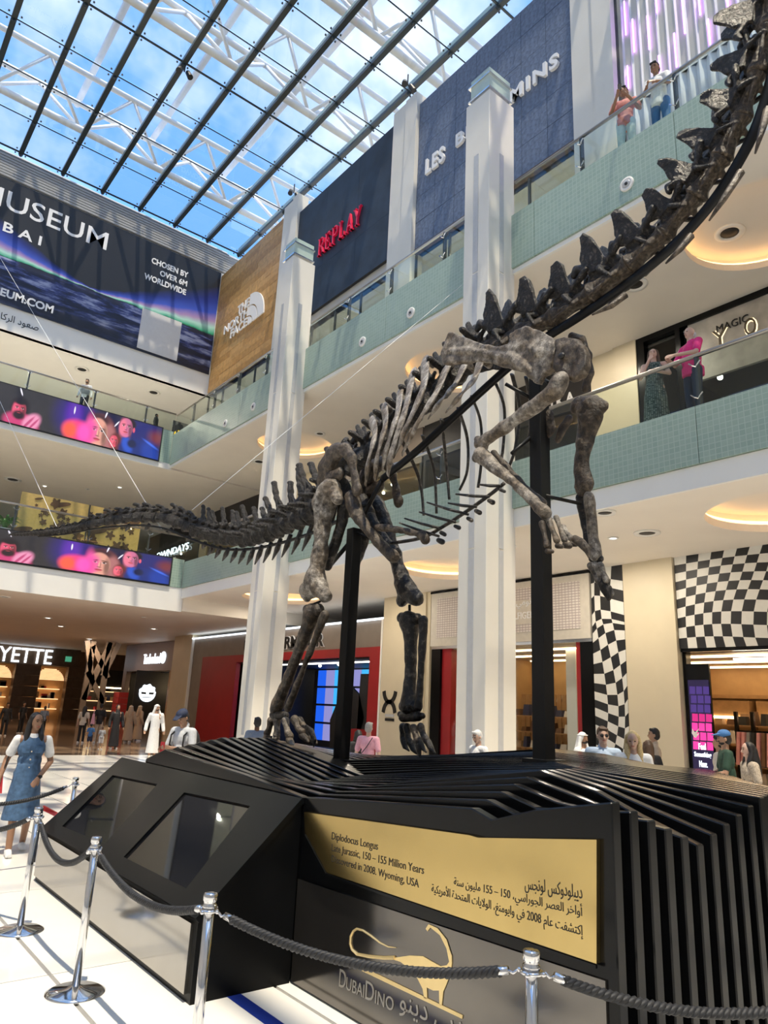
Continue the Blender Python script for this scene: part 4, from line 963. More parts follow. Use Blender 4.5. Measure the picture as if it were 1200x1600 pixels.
for n in range(34):
    pr = slat_profile(n); x = FX+.15*n
    poly = [(pr[0][0], .02)]+pr+[(pr[-1][0], .02)]
    m_ = MB().hull([(x, y, z) for y, z in poly], [(x+.07, y, z) for y, z in poly])
    m_.build('slat', 'black_satin', pl, bevel=.007 if n < 26 else 0)
for y0, y1 in ((2.6, 2.68), (5.0, 5.08), (7.2, 7.28)): box(FX+.07, FX+4.9, y0+.6, y1+.6, .1, .9).build('cross_member', 'black_matte', pl)
box(FX+.03, 8.1, 4.3, 7.8, 0, .5).build('core_box', 'black_matte', pl)
# polished lower panel and brass plaque on the front
low = [atX(*p, FX-.012) for p in ((452,1530), (452,1352), (510,1378), (936,1524))]
yl, yr = 4.72, 2.17
zl = lambda y: .715+(.775-.715)*(4.4-y)/(4.4-2.2)-.05
lg = MB().hull([(FX-.012,yl,.015),(FX-.012,yr,.015),(FX-.012,yr,zl(yr)),(FX-.012,yl,zl(yl))], [(FX+.01,yl,.015),(FX+.01,yr,.015),(FX+.01,yr,zl(yr)),(FX+.01,yl,zl(yl))]).build('polished_panel', mat('bronze_mirror', (.17,.16,.15), .13, metal=.9, var=.12, scale=2), pl)
mat('plaque_brass', (.62,.465,.19), .24, metal=1., var=.05, scale=6)
def fx(px, py, d=.03): return atX(px, py, FX-d)
pq = [fx(*p) for p in ((475,1269),(733,1305),(747,1309),(932,1312),(932,1506),(510,1363),(477,1302))]
plq = MB().hull(pq, [q+V((.028,0,0)) for q in pq]).build('brass_plaque', 'plaque_brass', pl)
# plate rim under the plaque
for a, b in ((4, 5), (5, 6)): MB().tube([pq[a]+V((.0,0,-.012)), pq[b]+V((.0,0,-.012))], .010, 4).build('plaque_rim', 'black_satin', plq)
def plq_text(s, a, b, h, nm='engraved_letter'):
    p, q = fx(*a, .0305), fx(*b, .0305); u = (q-p); w = u.length
    letters(nm, s, p, u.normalized(), (0,0,1), w, h, 'engraved_black', plq, .0015)
plq_text('Diplodocus Longus', (518,1315), (590,1332), .060)
plq_text('Late Jurassic, 150 – 155 Million Years', (518,1333), (662,1370), .058)
plq_text('Discovered in 2008. Wyoming, USA', (518,1350), (654,1391), .056)
plq_text(arabic('ديبلودوكس لونجس'), (820,1395), (910,1411), .075)
plq_text(arabic('أواخر العصر الجوراسي، 150 – 155 مليون سنة'), (709,1390), (910,1440), .075)
plq_text(arabic('إكتشفت عام 2008 في وايومنغ، الولايات المتحدة الأمريكية'), (674,1401), (911,1471), .075)
# logo: long-necked animal on a ground bar
def lp(pts, d=.0135): return [atX(500+x/4.2857, 1400+y/4.2857, FX-d) for x, y in pts]
def logo(name, pts, mt='gold_logo'):
    a = lp(pts); bm = bmesh.new(); vs = [bm.verts.new(p) for p in a]; es = [bm.edges.new((vs[i], vs[(i+1) % len(vs)])) for i in range(len(vs))]
    bmesh.ops.triangle_fill(bm, edges=es, use_beauty=True); r = bmesh.ops.extrude_face_region(bm, geom=list(bm.faces))
    for q in r['geom']:
        if isinstance(q, bmesh.types.BMVert): q.co.x -= .004
    bmesh.ops.recalc_face_normals(bm, faces=bm.faces); me = bpy.data.meshes.new(name); bm.to_mesh(me); bm.free(); return put(name, me, mt, lg)
logo('logo_body', [(470,418),(505,412),(600,398),(690,402),(755,440),(810,470),(852,462),(868,440),(850,350),(806,262),(742,210),(722,236),(711,218),(730,188),(790,215),(850,290),(885,400),(886,450),(876,520),(850,590),(828,640),(818,737),(803,729),(800,632),(760,632),(718,612),(720,692),(700,682),(690,620),(650,540),(610,490),(540,440)])
tl = [(500,414),(430,415),(330,405),(250,390),(214,358),(203,320),(206,270),(222,236),(246,220),(285,230),(340,266),(400,312),(455,340),(508,346)]
MB().tube([atX(500+x/4.2857, 1400+y/4.2857, FX-.0155) for x, y in tl], [.012,.011,.01,.009,.008,.008,.008,.007,.007,.006,.006,.005,.004,.002], 6).build('logo_tail', 'gold_logo', lg)
logo('logo_ground', [(150,408),(958,798),(955,822),(138,432)])
p, q = atX(530, 1541, FX-.0136), atX(615, 1581, FX-.0136)
for s, a, b, h in (('D', 530, 541, .098), ('UBAI', 542, 571, .070), ('D', 573, 586, .098), ('INO', 588, 615, .070)):
    f0, f1 = (a-530)/85, (b-530)/85; pp = p.lerp(q, f0)
    letters('logo_letters', s, pp, (q-p).normalized(), (0,0,1), (q-p).length*(f1-f0), h, mat('logo_grey', (.42,.40,.36), .35, metal=.8), lg, .003)
p2 = p+(q-p)*1.10
letters('logo_letters', arabic('دبي دينو'), p2+V((0,0,-.03)), (q-p).normalized(), (0,0,1), (q-p).length*.95, .13, 'logo_grey', lg, .003)

# ================================================================== TOUCHSCREEN CONSOLE
cs = thing('screen_console', 'black sloping console with two dark screens beside the plinth', 'console', (2.7, 6.6, 0))
A0, B0 = V((2.35, 0, .48)), V((3.10, 0, 1.18)); sl = (B0-A0); nrm = V((-sl.z, 0, sl.x)).normalized()
def onS(px, py, off=0.):
    d = _ray(px, py); o = A0+nrm*off; k = (o-CPOS).dot(nrm)/d.dot(nrm); return CPOS+d*k
YA, YB = 4.73, 8.50
sec = [(2.36,0),(2.36,.47),(3.085,1.15),(3.095,1.15),(3.095,0)]
MB().hull([(x, YA, z) for x, z in sec], [(x, YB, z) for x, z in sec]).build('body', mat('black_paint', (.004,.0044,.005), .3, var=.15, scale=6, spec=.12), cs)
box(2.40, 3.08, YA+.05, YB-.05, .0, .012).build('foot', 'black_matte', cs)
box(2.335, 2.362, YA+.05, YB-.02, .05, .455).build('polished_panel', 'fascia_steel', cs)
s1 = [(176,1211),(246,1225),(164,1318),(97,1291)]; s2 = [(288,1238),(391,1259),(291,1388),(193,1339)]
# sloping bezel plate with two openings
bm = bmesh.new(); E = []
def loop(pts):
    vs = [bm.verts.new(p) for p in pts]; E.extend(bm.edges.new((vs[i], vs[(i+1) % len(vs)])) for i in range(len(vs)))
bz = .022
cor = [A0+nrm*bz+V((0,YB,0)), B0+nrm*bz+V((0,YB,0)), B0+nrm*bz+V((0,YA-.01,0)), A0+nrm*bz+V((0,YA-.01,0))]
loop(cor)
for s in (s1, s2): loop([onS(*p, bz) for p in s])
bmesh.ops.triangle_fill(bm, edges=E, use_beauty=True)
r = bmesh.ops.extrude_face_region(bm, geom=list(bm.faces))
for q in r['geom']:
    if isinstance(q, bmesh.types.BMVert): q.co -= nrm*.04
bmesh.ops.recalc_face_normals(bm, faces=bm.faces); me = bpy.data.meshes.new('bezel'); bm.to_mesh(me); bm.free()
put('bezel', me, 'black_paint', cs)
for s in (s1, s2):
    a = [onS(*p, .004) for p in s]; c = sum(a, V())/4
    MB().hull([c+(p-c)*1.03 for p in a], [c+(p-c)*1.03-nrm*.01 for p in a]).build('screen', mat('dark_glass', (.012,.012,.013), .025, var=0, spec=.8), cs)

# ================================================================== STANCHIONS AND ROPES
ST = [(1.83,6.80), (1.825,5.29), (1.84,3.58), (2.57,2.15), (2.79,9.06), (1.15,8.75), (3.95,1.25)]
SL = ['chrome rope stanchion at the left edge before the console', 'chrome rope stanchion before the console corner screen, second from left', 'chrome rope stanchion with stretched rope at the console corner', 'chrome rope stanchion in front of the brass plaque', 'chrome rope stanchion behind the far console corner', 'chrome rope stanchion outside the left picture edge', 'chrome rope stanchion outside the right picture edge']
def stanchion():
    t = thing('rope_stanchion', SL[0], 'stanchion', (0,0,0), 'rope stanchions around the plinth')
    MB().lathe([(.02,0),(.185,0),(.185,.008),(.16,.02),(.06,.032),(.03,.045)], (0,0,0), 32).build('base', 'steel', t, True)
    MB().lathe([(.01,.03),(.0255,.03),(.0255,.875),(.01,.875)], (0,0,0), 18).build('pole', 'steel', t, True)
    MB().lathe([(.01,.86),(.036,.862),(.036,.878),(.03,.882),(.03,.892),(.035,.897),(.035,.925),(.030,.932),(.01,.934)], (0,0,0), 18).build('cap', 'steel', t, True)
    r = MB().lathe([(.026,.845),(.048,.848),(.048,.858),(.026,.86)], (0,0,0), 18)
    for k in range(4): r.ball((.05*math.cos(k*PI/2+.4), .05*math.sin(k*PI/2+.4), .852), (.012,.012,.010), 8, 5)
    r.build('hook_ring', 'steel', t, True)
    return t
s0 = stanchion()
for i, (x, y) in enumerate(ST):
    o = s0 if i == 0 else clone(s0, label=SL[i])
    o.location = (x, y, 0)
def rope(i, j, sag, label):
    a, b = V((*ST[i], .852)), V((*ST[j], .852)); d = (b-a).normalized(); a = a+d*.055; b = b-d*.055
    L = (b-a).length; n = int(L*70)
    def pt(f): return a.lerp(b, f)+V((0, 0, -4*sag*f*(1-f)))
    t = thing('barrier_rope', label, 'rope', (a+b)/2-V((0,0,sag)))
    f0 = .075/L
    C = [pt(f0+(1-2*f0)*k/n) for k in range(n+1)]
    s = 0
    for st in range(3):
        P = []
        for k, c in enumerate(C):
            tg = (C[min(k+1, n)]-C[max(k-1, 0)]).normalized(); u = tg.cross(V((0,0,1))).normalized(); w = u.cross(tg)
            an = k/70*2*PI/.075*.9+st*2*PI/3
            P.append(c+(u*math.cos(an)+w*math.sin(an))*.0115)
        MB().tube(P, .0125, 6).build('strand', 'rope_black', t, True)
    for e, g in ((a, pt(.115/L)), (b, pt(1-.115/L))):
        h = MB(); q = e.lerp(g, .35); h.tube([q, g], .017, 10); h.build('ferrule', 'steel', t, True)
        MB().tube([e, e.lerp(q, .5)+V((0,0,-.012)), q], .006, 6).build('hook', 'steel', t, True)
rope(0, 1, .20, 'black twisted rope sagging between the two leftmost stanchions')
rope(1, 2, .13, 'black twisted rope before the console screens')
rope(2, 3, .10, 'black twisted rope stretched before the gilt dinosaur logo')
rope(3, 6, .14, 'black twisted rope running right before the slat ends')
rope(5, 0, .22, 'black rope hanging low at the left picture edge')
rope(5, 4, .16, 'black rope behind, crossing the woman in denim')
p = ST[4]; q = V((3.9, 9.3)); 
# floor tape and the red barrier end behind the first stanchion
b = MB(); 
tp = tag(box(2.62, 2.72, 3.2, 4.73, .0, .002).build('floor_tape', 'tape_blue'), 'blue adhesive tape strip on the white floor before the console', 'tape')
a = atZ(66, 1266, .55); 
rb = thing('red_barrier_belt', 'short red belt end beside the leftmost stanchion', 'belt', a)
MB().hull([a+V((0,0,0)), a+V((.0,0,.05)), atZ(88,1273,.5)+V((0,0,.02)), atZ(86,1276,.5)], [a+V((.02,.02,0)), a+V((.02,.02,.05)), atZ(88,1273,.5)+V((.02,.02,.02)), atZ(86,1276,.5)+V((.02,.02,0))]).build('belt', 'red_case', rb)
MB().cyl((a.x, a.y, 0), a, .012, n=6).build('stem', 'black_matte', rb)
# ================================================================== DINOSAUR SKELETON
def bonemat(name, dark, mid, light, p=(.32,.5,.66), scale=15., rough=.40, bump=.9):
    M = bpy.data.materials.new(name); M.use_nodes = True; t = M.node_tree; b = t.nodes['Principled BSDF']
    tc = N(t, 'ShaderNodeTexCoord'); n1 = N(t, 'ShaderNodeTexNoise', i_Scale=scale, i_Detail=8.0, i_Roughness=.65); n2 = N(t, 'ShaderNodeTexVoronoi', i_Scale=scale*2.2, feature='DISTANCE_TO_EDGE')
    t.links.new(tc.outputs['Object'], n1.inputs['Vector']); t.links.new(tc.outputs['Object'], n2.inputs['Vector'])
    r = N(t, 'ShaderNodeValToRGB'); cr = r.color_ramp; cr.elements.new(.5)
    for e, q, c in zip(cr.elements, p, (dark, mid, light)): e.position = q; e.color = (*c, 1)
    t.links.new(n1.outputs['Fac'], r.inputs[0])
    cr2 = N(t, 'ShaderNodeValToRGB'); cr2.color_ramp.elements[0].position = 0; cr2.color_ramp.elements[1].position = .06; cr2.color_ramp.elements[0].color = (.45,.45,.45,1); cr2.color_ramp.elements[1].color = (1,1,1,1)
    t.links.new(n2.outputs[0], cr2.inputs[0])
    mm = N(t, 'ShaderNodeMix', data_type='RGBA', blend_type='MULTIPLY'); mm.inputs[0].default_value = .8
    n3 = N(t, 'ShaderNodeTexNoise', i_Scale=scale*.28, i_Detail=3.0); t.links.new(tc.outputs['Object'], n3.inputs['Vector'])
    r3 = N(t, 'ShaderNodeValToRGB'); r3.color_ramp.elements[0].position = .38; r3.color_ramp.elements[1].position = .62; r3.color_ramp.elements[0].color = (.42,.35,.27,1); r3.color_ramp.elements[1].color = (1,1,1,1); t.links.new(n3.outputs['Fac'], r3.inputs[0])
    m3 = N(t, 'ShaderNodeMix', data_type='RGBA', blend_type='MULTIPLY'); m3.inputs[0].default_value = 1.0; t.links.new(r.outputs[0], m3.inputs[6]); t.links.new(r3.outputs[0], m3.inputs[7])
    t.links.new(m3.outputs[2], mm.inputs[6]); t.links.new(cr2.outputs[0], mm.inputs[7]); t.links.new(mm.outputs[2], b.inputs['Base Color'])
    bp = N(t, 'ShaderNodeBump', i_Strength=bump, i_Distance=.03); t.links.new(n1.outputs['Fac'], bp.inputs['Height']); t.links.new(bp.outputs[0], b.inputs['Normal'])
    b.inputs['Roughness'].default_value = rough; MATS[name] = M
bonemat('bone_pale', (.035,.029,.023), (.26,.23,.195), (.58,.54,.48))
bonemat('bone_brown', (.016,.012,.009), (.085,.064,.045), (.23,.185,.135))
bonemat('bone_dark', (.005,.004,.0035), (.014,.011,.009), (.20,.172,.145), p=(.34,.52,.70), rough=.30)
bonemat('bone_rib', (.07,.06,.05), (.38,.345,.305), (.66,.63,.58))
XD = 5.5
DN = thing('dinosaur_skeleton', 'mounted sauropod dinosaur skeleton with long tail and raised neck', 'skeleton', (XD, 7.5, 1.3))
FR = thing('skeleton_mount', 'black steel posts and rails carrying the dinosaur skeleton', 'mount', (XD, 7.6, 1.2))
def mpp(P): return (P-CPOS).dot(_F)/FPX
def B(px, py, X): return atX(px, py, X)
_bs = [0]
def limb(name, chains, X, material, voxel=.016, flat=None, mirror=False, disp=.006, balls=()):
    """solid bone: chains of (px, py, radius px [, X]) measured on the side plane X"""
    mb = MB()
    for ch in chains:
        pts = [B(q[0], q[1], q[3] if len(q) > 3 else X) for q in ch]; rs = [q[2]*mpp(p) for q, p in zip(ch, pts)]
        if len(pts) == 1: mb.ball(pts[0], rs[0], 12, 8)
        else: mb.chain(pts, rs, 12)
    _bs[0] += 3.7
    me = remesh(mb, name, voxel*.6, 2, disp*1.5, 9., _bs[0])
    if flat is not None:
        for v in me.vertices: v.co.x = X+(v.co.x-X)*flat
    out = [put(name, me, material, DN)]
    if mirror:
        m2 = me.copy()
        for v in m2.vertices: v.co.x = 2*XD-v.co.x
        m2.flip_normals(); out.append(put(name, m2, material, DN))
    return out[0]

def plate(name, outline, X, thick, material, ox, oy, k, voxel=.012, ridges=(), disp=.010, parent=None):
    """flat bone: outline measured on the plane X, given thickness, ridged and rounded"""
    P = [B(ox+x/k, oy+y/k, X) for x, y in outline]; bm = bmesh.new(); vs = [bm.verts.new(p) for p in P]; es = [bm.edges.new((vs[i], vs[(i+1) % len(vs)])) for i in range(len(vs))]
    bmesh.ops.triangle_fill(bm, edges=es, use_beauty=True); r = bmesh.ops.extrude_face_region(bm, geom=list(bm.faces))
    for q in r['geom']:
        if isinstance(q, bmesh.types.BMVert): q.co.x += thick
    bmesh.ops.recalc_face_normals(bm, faces=bm.faces)
    mb = MB(); bm.verts.index_update(); mb.add([v.co for v in bm.verts], [[v.index for v in f.verts] for f in bm.faces]); bm.free()
    for ch in ridges:
        pts = [B(ox+q[0]/k, oy+q[1]/k, X+thick*.4) for q in ch]; mb.chain(pts, [q[2]/k*mpp(p) for q, p in zip(ch, pts)], 10)
    _bs[0] += 3.7
    return put(name, remesh(mb, name, voxel, 3, disp, 9., _bs[0]), material, DN)

# ---- vertebra prototypes (axis +x towards the head, z up)
def proto_caudal(spine, trans):
    mb = MB()
    mb.tube([(-.5,0,0),(-.42,0,0),(-.2,0,.02),(.2,0,.02),(.42,0,0),(.5,0,0)], [.50,.56,.44,.44,.56,.50], 14)
    mb.box(-.32, .32, -.22, .22, .38, .78)
    if spine: mb.chain([(-.05,0,.7),(-.32,0,1.15),(-.72,0,.75+spine)], [.24,.17,.16]); mb.ball((-.74,0,.75+spine), (.20,.22,.15)); mb.chain([(-.2,0,.8),(.15,0,1.0),(-.6,0,.5+spine*.8)], [.1,.1,.09])
    for s in (-1, 1):
        mb.chain([(.2,s*.2,.65),(.6,s*.22,.85)], [.13,.10]); mb.chain([(-.2,s*.18,.75),(-.5,s*.16,.85)], [.12,.09])
        if trans: mb.chain([(0,s*.45,.2),(-.15,s*(.55+trans),.22)], [.17,.10])
    return remesh(mb, 'vertebra', .045, 1, .04, 3.5, spine+.3)
CA = [proto_caudal(1.75, .75), proto_caudal(1.05, .4), proto_caudal(.5, .0), proto_caudal(0, 0)]
def proto_cervical(k):
    """neural arch with paired upright plates, and the waisted centrum below it"""
    mb = MB(); mb.chain([(-.34,0,.20),(.28,0,.24)], [.13,.12])
    for s in (-1, 1):
        pl_ = [(-.34,.26),(.14,.24),(.10,.55),(.02+.06*k,.86),(-.08+.06*k,1.02),(-.20,.98),(-.27,.80),(-.40,.60)]
        y = lambda z, d: s*(.07+.24*z+d)
        mb.hull([(x, y(z, -.045), z) for x, z in pl_], [(x, y(z, .045), z) for x, z in pl_])
        mb.chain([(.12,s*.12,.30),(.60,s*.21,.46)], [.085,.07]); mb.chain([(-.25,s*.12,.36),(-.56,s*.18,.54),(-.66,s*.19,.46)], [.085,.075,.055])
        mb.chain([(.05,s*.10,.16),(-.02,s*.30,.12),(.12,s*.29,-.10)], [.07,.055,.05])
    arch = remesh(mb, 'neural_arch', .02, 2, .014, 5., k*3.3+1)
    mb = MB(); mb.tube([(-.54,0,0),(-.48,0,0),(-.3,0,.01),(0,0,.03),(.3,0,.01),(.44,0,0),(.52,0,0)], [.19,.23,.17,.125,.165,.21,.14], 16)
    for s in (-1, 1):
        mb.chain([(.25,s*.10,-.04),(.15,s*.27,-.15)], [.08,.065]); mb.chain([(.15,s*.27,-.15),(-.42,s*.27,-.22)], [.05,.022]); mb.chain([(-.3,s*.13,-.02),(.3,s*.14,-.02)], [.05,.06])
    cen = remesh(mb, 'centrum', .02, 2, .012, 5., k*2.1+2)
    return arch, cen
CE = [proto_cervical(0), proto_cervical(.6), proto_cervical(1.2)]
def proto_dorsal():
    mb = MB()
    mb.tube([(-.5,0,0),(-.4,0,0),(0,0,0),(.4,0,0),(.5,0,0)], [.46,.5,.36,.5,.46], 14); mb.box(-.3,.3,-.25,.25,.3,.9)
    for s in (-1, 1):
        mb.chain([(0,s*.15,.8),(-.1,s*.2,1.4),(-.2,s*.22,1.9)], [.2,.15,.15]); mb.chain([(0,s*.2,.8),(0,s*.95,1.1)], [.2,.16]); mb.chain([(.2,s*.2,.8),(.55,s*.22,.95)], [.13,.12])
    return remesh(mb, 'vertebra', .045, 1, .04, 3.5, 9)
DO = proto_dorsal()
for q in CA+[DO]+[c[0] for c in CE]: q.materials.append(MATS['bone_dark'])
for q in CE: q[1].materials.append(MATS['bone_brown'])
def place(me, c, ax, ln, wd, ht, parent=None, name='vertebra', up=V((0,0,1))):
    ax = ax.normalized(); n = (up-ax*up.dot(ax)).normalized(); y = n.cross(ax)
    M = Matrix((ax*ln, y*wd, n*ht)).transposed().to_4x4(); M.translation = c
    o = put(name, me, None, parent or DN); o.matrix_basis = M; return o
def curve(pts, n=400):
    """dense Catmull-Rom samples"""
    P = [V(p) for p in pts]; out = []
    for i in range(len(P)-1):
        p0, p1, p2, p3 = P[max(i-1,0)], P[i], P[i+1], P[min(i+2,len(P)-1)]
        for k in range(n//len(P)):
            t = k/(n//len(P)); out.append(.5*((2*p1)+(p2-p0)*t+(2*p0-5*p1+4*p2-p3)*t*t+(3*p1-p0-3*p2+p3)*t**3))
    out.append(P[-1]); return out
def walk(C, steps):
    """points along a dense curve at the given running distances"""
    out = []; d = 0; i = 0; it = iter(steps); s = next(it, None)
    while i < len(C)-1 and s is not None:
        l = (C[i+1]-C[i]).length
        while s is not None and d+l >= s: f = (s-d)/l if l else 0; out.append((C[i].lerp(C[i+1], f), (C[i+1]-C[i]).normalized())); s = next(it, None)
        d += l; i += 1
    return out
# tail
tail_px = [(545,752,5.5),(500,790,5.5),(470,808,5.5),(440,822,5.5),(415,833,5.5),(390,840,5.5),(355,840,5.45),(317,832,5.35),(287,820,5.2),(260,811,5.0),(225,808,4.7),(190,811,4.45),(150,818,4.15),(100,829,3.8),(50,834,3.5),(12,836,3.3)]
TC = curve([B(x, y, X) for x, y, X in tail_px], 640)
st = []; d = .30; L = []
TL = sum((TC[i+1]-TC[i]).length for i in range(len(TC)-1))
while d < TL-.1:
    f = d/TL; l = .30-.10*f; st.append(d); L.append((f, l)); d += l*1.02
vk = 0
for (c, ax), (f, l) in zip(walk(TC, st), L):
    r = .165*(1-f)**.85+.018
    me = CA[0] if f < .16 else CA[1] if f < .42 else CA[2] if f < .66 else CA[3]
    vk += 1; place(me, c, -ax, l*.97, r*1.75, r*(1.9+.18*math.sin(vk*2.1)), up=V((.12*math.sin(vk*1.7), 0, 1)))
    if .03 < f < .36 or (f < .6 and vk % 2):
        h = .36*(1-f) if f < .36 else .14; b0 = c-V((0,0,r*1.25)); dn = ax*.45+V((0,0,-1))
        MB().tube([b0, b0+dn*h*.5+ax*.02, b0+dn*h+ax*h*.25], [.034, .046, .010], 7).build('chevron', 'bone_dark', DN, True)
# trunk
trunk = curve([B(x, y, XD) for x, y in ((548,742),(575,715),(610,688),(650,652),(690,615),(730,580),(765,553))], 200)
TLn = sum((trunk[i+1]-trunk[i]).length for i in range(len(trunk)-1))
for c, ax in walk(trunk, [TLn*(k+.5)/10 for k in range(10)]): place(DO, c+V((0,0,.05)), ax, TLn/10*.96, .26, .26)
# neck
neck_px = [(765,548),(815,520),(868,494),(925,458),(985,412),(1040,362),(1088,305),(1128,244),(1160,180),(1184,112),(1200,40),(1208,-35),(1212,-110)]
NK = [B(x, y, XD) for x, y in neck_px]
for i in range(len(NK)-1):
    a, b = NK[i], NK[i+1]; l = (b-a).length; w = .54-.014*i; h = .56-.018*i
    for me, nm in zip(CE[i % 3], ('neural_arch', 'centrum')):
        place(me, (a+b)/2+V((0,0,-.01)), b-a, l*1.02, w*(1+.08*math.sin(i*2.3)), h*(1.05+.12*math.cos(i*1.9)), up=V((.10*math.sin(i*3.1), .05, 1)), name=nm)
for i, (a, b, c) in enumerate((((925,492),(955,478),(978,460)), ((1040,412),(1062,390),(1080,368)), ((1108,345),(1130,312),(1158,268)), ((1180,240),(1190,205),(1200,170)))):
    MB().tube([B(*a, 5.25), B(*b, 5.28), B(*c, 5.35)], [.008, .028, .035], 6, up=(1,0,0)).build('neck_rib', 'bone_brown', DN, True)
# near ribs: broad blades
RB = [[(579,655),(586,677),(576,718),(571,757)], [(600,633),(602,664),(590,710),(585,748)], [(626,606),(621,646),(607,690),(597,733)], [(646,578),(633,640),(612,705),(606,742)], [(664,560),(661,606),(637,662),(615,712)], [(700,570),(681,614),(654,658),(629,708)], [(728,566),(711,600),(690,625),(672,650)], [(752,560),(742,590),(722,615),(700,640)]]
for i, r in enumerate(RB):
    P = curve([B(r[0][0], r[0][1], 5.34), B(*r[1], 5.02), B(*r[2], 4.93), B(*r[3], 5.05)], 24); n = len(P)
    w = .070 if i < 4 else .082
    MB().tube(P, [(.020+.010*math.sin(k), w*(1.1-.35*k/n)*(.7 if k == 0 else 1)) for k in range(n)], 10, up=(1,0,0)).build('rib', 'bone_rib', DN, True)
    MB().tube([B(r[0][0], r[0][1], 5.34), B(r[0][0]+14, r[0][1]+12, 5.5)], [.05, .04], 8).build('rib_head', 'bone_rib', DN, True)
# far ribs: thin, hanging
LB = [[(628,688),(655,748),(662,805)], [(660,680),(678,735),(682,802)], [(690,655),(697,722),(702,780)], [(716,638),(730,685),(730,735),(718,766)], [(737,620),(751,660),(752,720),(747,762)], [(775,600),(788,638),(786,700),(780,730)], [(800,585),(812,640),(805,700),(795,730)], [(822,590),(830,640),(826,690)], [(612,700),(628,752),(634,800)]]
for r in LB[:8]:
    P = curve([B(*r[0], 5.7)]+[B(*q, 6.05) for q in r[1:]], 24); n = len(P)
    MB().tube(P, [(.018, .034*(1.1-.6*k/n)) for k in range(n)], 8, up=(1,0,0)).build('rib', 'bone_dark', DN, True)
# belly rods
gst = [(610,849),(660,840),(697,820),(735,795),(767,772),(788,755)]
MB().tube(curve([B(*q, 5.45) for q in gst], 60), .022, 7).build('belly_bar', 'bone_dark', DN, True)
for a, b in (((624,817),(686,838)), ((632,810),(690,826)), ((655,800),(712,816)), ((667,785),(732,804)), ((700,786),(745,792)), ((712,772),(765,776)), ((748,757),(783,759))):
    MB().tube([B(*a, 5.3), B((a[0]+b[0])/2, (a[1]+b[1])/2+1, 5.36), B(*b, 5.43)], [.010, .018, .016], 6).build('belly_rib', 'bone_dark', DN, True)
    limb('belly_knob', [[(b[0]-1, b[1]+6, 3.2), (b[0]+5, b[1]+9, 3.6)]], 5.43, 'bone_dark', .012, disp=.004)
# pelvis
limb('sacrum', [[(520,745,15),(535,725,17),(560,712,14)], [(512,715,6),(520,700,6)], [(535,700,6),(541,688,6)], [(553,690,6),(560,678,6)]], XD, 'bone_dark', .02)
limb('ilium', [[(503,748,12),(511,730,19),(520,712,17),(535,702,12),(550,712,9),(553,738,8),(557,765,9)], [(515,748,14),(530,742,10)]], 5.15, 'bone_brown', .016, flat=.6, mirror=True, disp=.012)
limb('pubis', [[(550,778,13),(556,800,12),(575,828,8.5),(592,848,8,5.3),(604,860,10,5.36),(615,869,11,5.4)]], 5.22, 'bone_brown', .014)
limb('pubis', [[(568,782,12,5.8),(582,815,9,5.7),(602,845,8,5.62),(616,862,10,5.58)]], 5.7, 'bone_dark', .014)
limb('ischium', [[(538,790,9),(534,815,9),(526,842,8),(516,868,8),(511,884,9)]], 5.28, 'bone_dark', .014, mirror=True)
limb('hip_rod', [[(588,824,5),(625,828,5),(660,836,6)], [(660,836,8),(664,843,7)]], 5.3, 'bone_brown', .014)
# hind legs
limb('femur', [[(515,765,18),(507,783,20),(504,815,14.5),(501,850,12),(497,885,13),(493,910,18)], [(492,915,17),(480,924,13)], [(496,915,17),(507,930,12)], [(523,770,12),(528,782,8)], [(482,915,8),(478,930,9)]], 5.08, 'bone_pale', .016, disp=.010)
limb('tibia', [[(480,953,8),(498,953,9)], [(488,957,15),(480,982,11.5),(464,1025,9),(446,1072,9),(434,1100,11),(430,1108,9)]], 5.05, 'bone_brown', .014)
limb('fibula', [[(507,960,7),(494,995,6),(474,1045,5),(456,1092,6),(450,1106,6)]], 4.98, 'bone_brown', .013)
limb('ankle_bone', [[(428,1117,7),(446,1118,7)]], 5.05, 'bone_dark', .012)
for i, (a, m_, b, X) in enumerate((((424,1126),(420,1140),(414,1152),5.22), ((433,1126),(433,1143),(431,1154),5.05), ((446,1126),(449,1143),(455,1158),4.98), ((460,1124),(466,1138),(478,1150),4.92), ((468,1126),(480,1142),(490,1152),5.15))):
    limb('metatarsal', [[(*a, 6.6), (a[0]*.4+m_[0]*.6, a[1]*.4+m_[1]*.6, 4.6), (*m_, 4.8), (m_[0]*.5+b[0]*.5, m_[1]*.5+b[1]*.5, 6.2)]], X, 'bone_pale' if i in (1, 2) else 'bone_brown', .010, disp=.003)
    limb('toe_bone', [[(m_[0]*.5+b[0]*.5, m_[1]*.5+b[1]*.5+5, 5.6), (b[0], b[1]+4, 5.0), (b[0]+(4 if i > 1 else -2), b[1]+9, 2.0)]], X, 'bone_pale' if i in (1, 2) else 'bone_brown', .010, disp=.003)
limb('claw', [[(478,1136,4),(487,1144,6),(491,1156,5.5),(490,1166,2)]], 4.95, 'bone_dark', .010, flat=.5, disp=.002)
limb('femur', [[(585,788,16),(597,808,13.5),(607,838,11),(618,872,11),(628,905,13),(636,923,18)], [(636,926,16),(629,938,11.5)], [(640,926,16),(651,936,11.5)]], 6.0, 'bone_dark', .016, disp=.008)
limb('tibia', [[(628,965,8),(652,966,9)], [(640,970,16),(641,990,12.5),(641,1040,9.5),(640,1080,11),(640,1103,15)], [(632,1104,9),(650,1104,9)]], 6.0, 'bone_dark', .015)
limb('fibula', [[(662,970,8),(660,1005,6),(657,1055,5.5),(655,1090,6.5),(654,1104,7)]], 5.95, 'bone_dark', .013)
limb('ankle_bone', [[(630,1120,8),(652,1119,9)], [(625,1116,5),(660,1118,5)]], 6.0, 'bone_dark', .013)
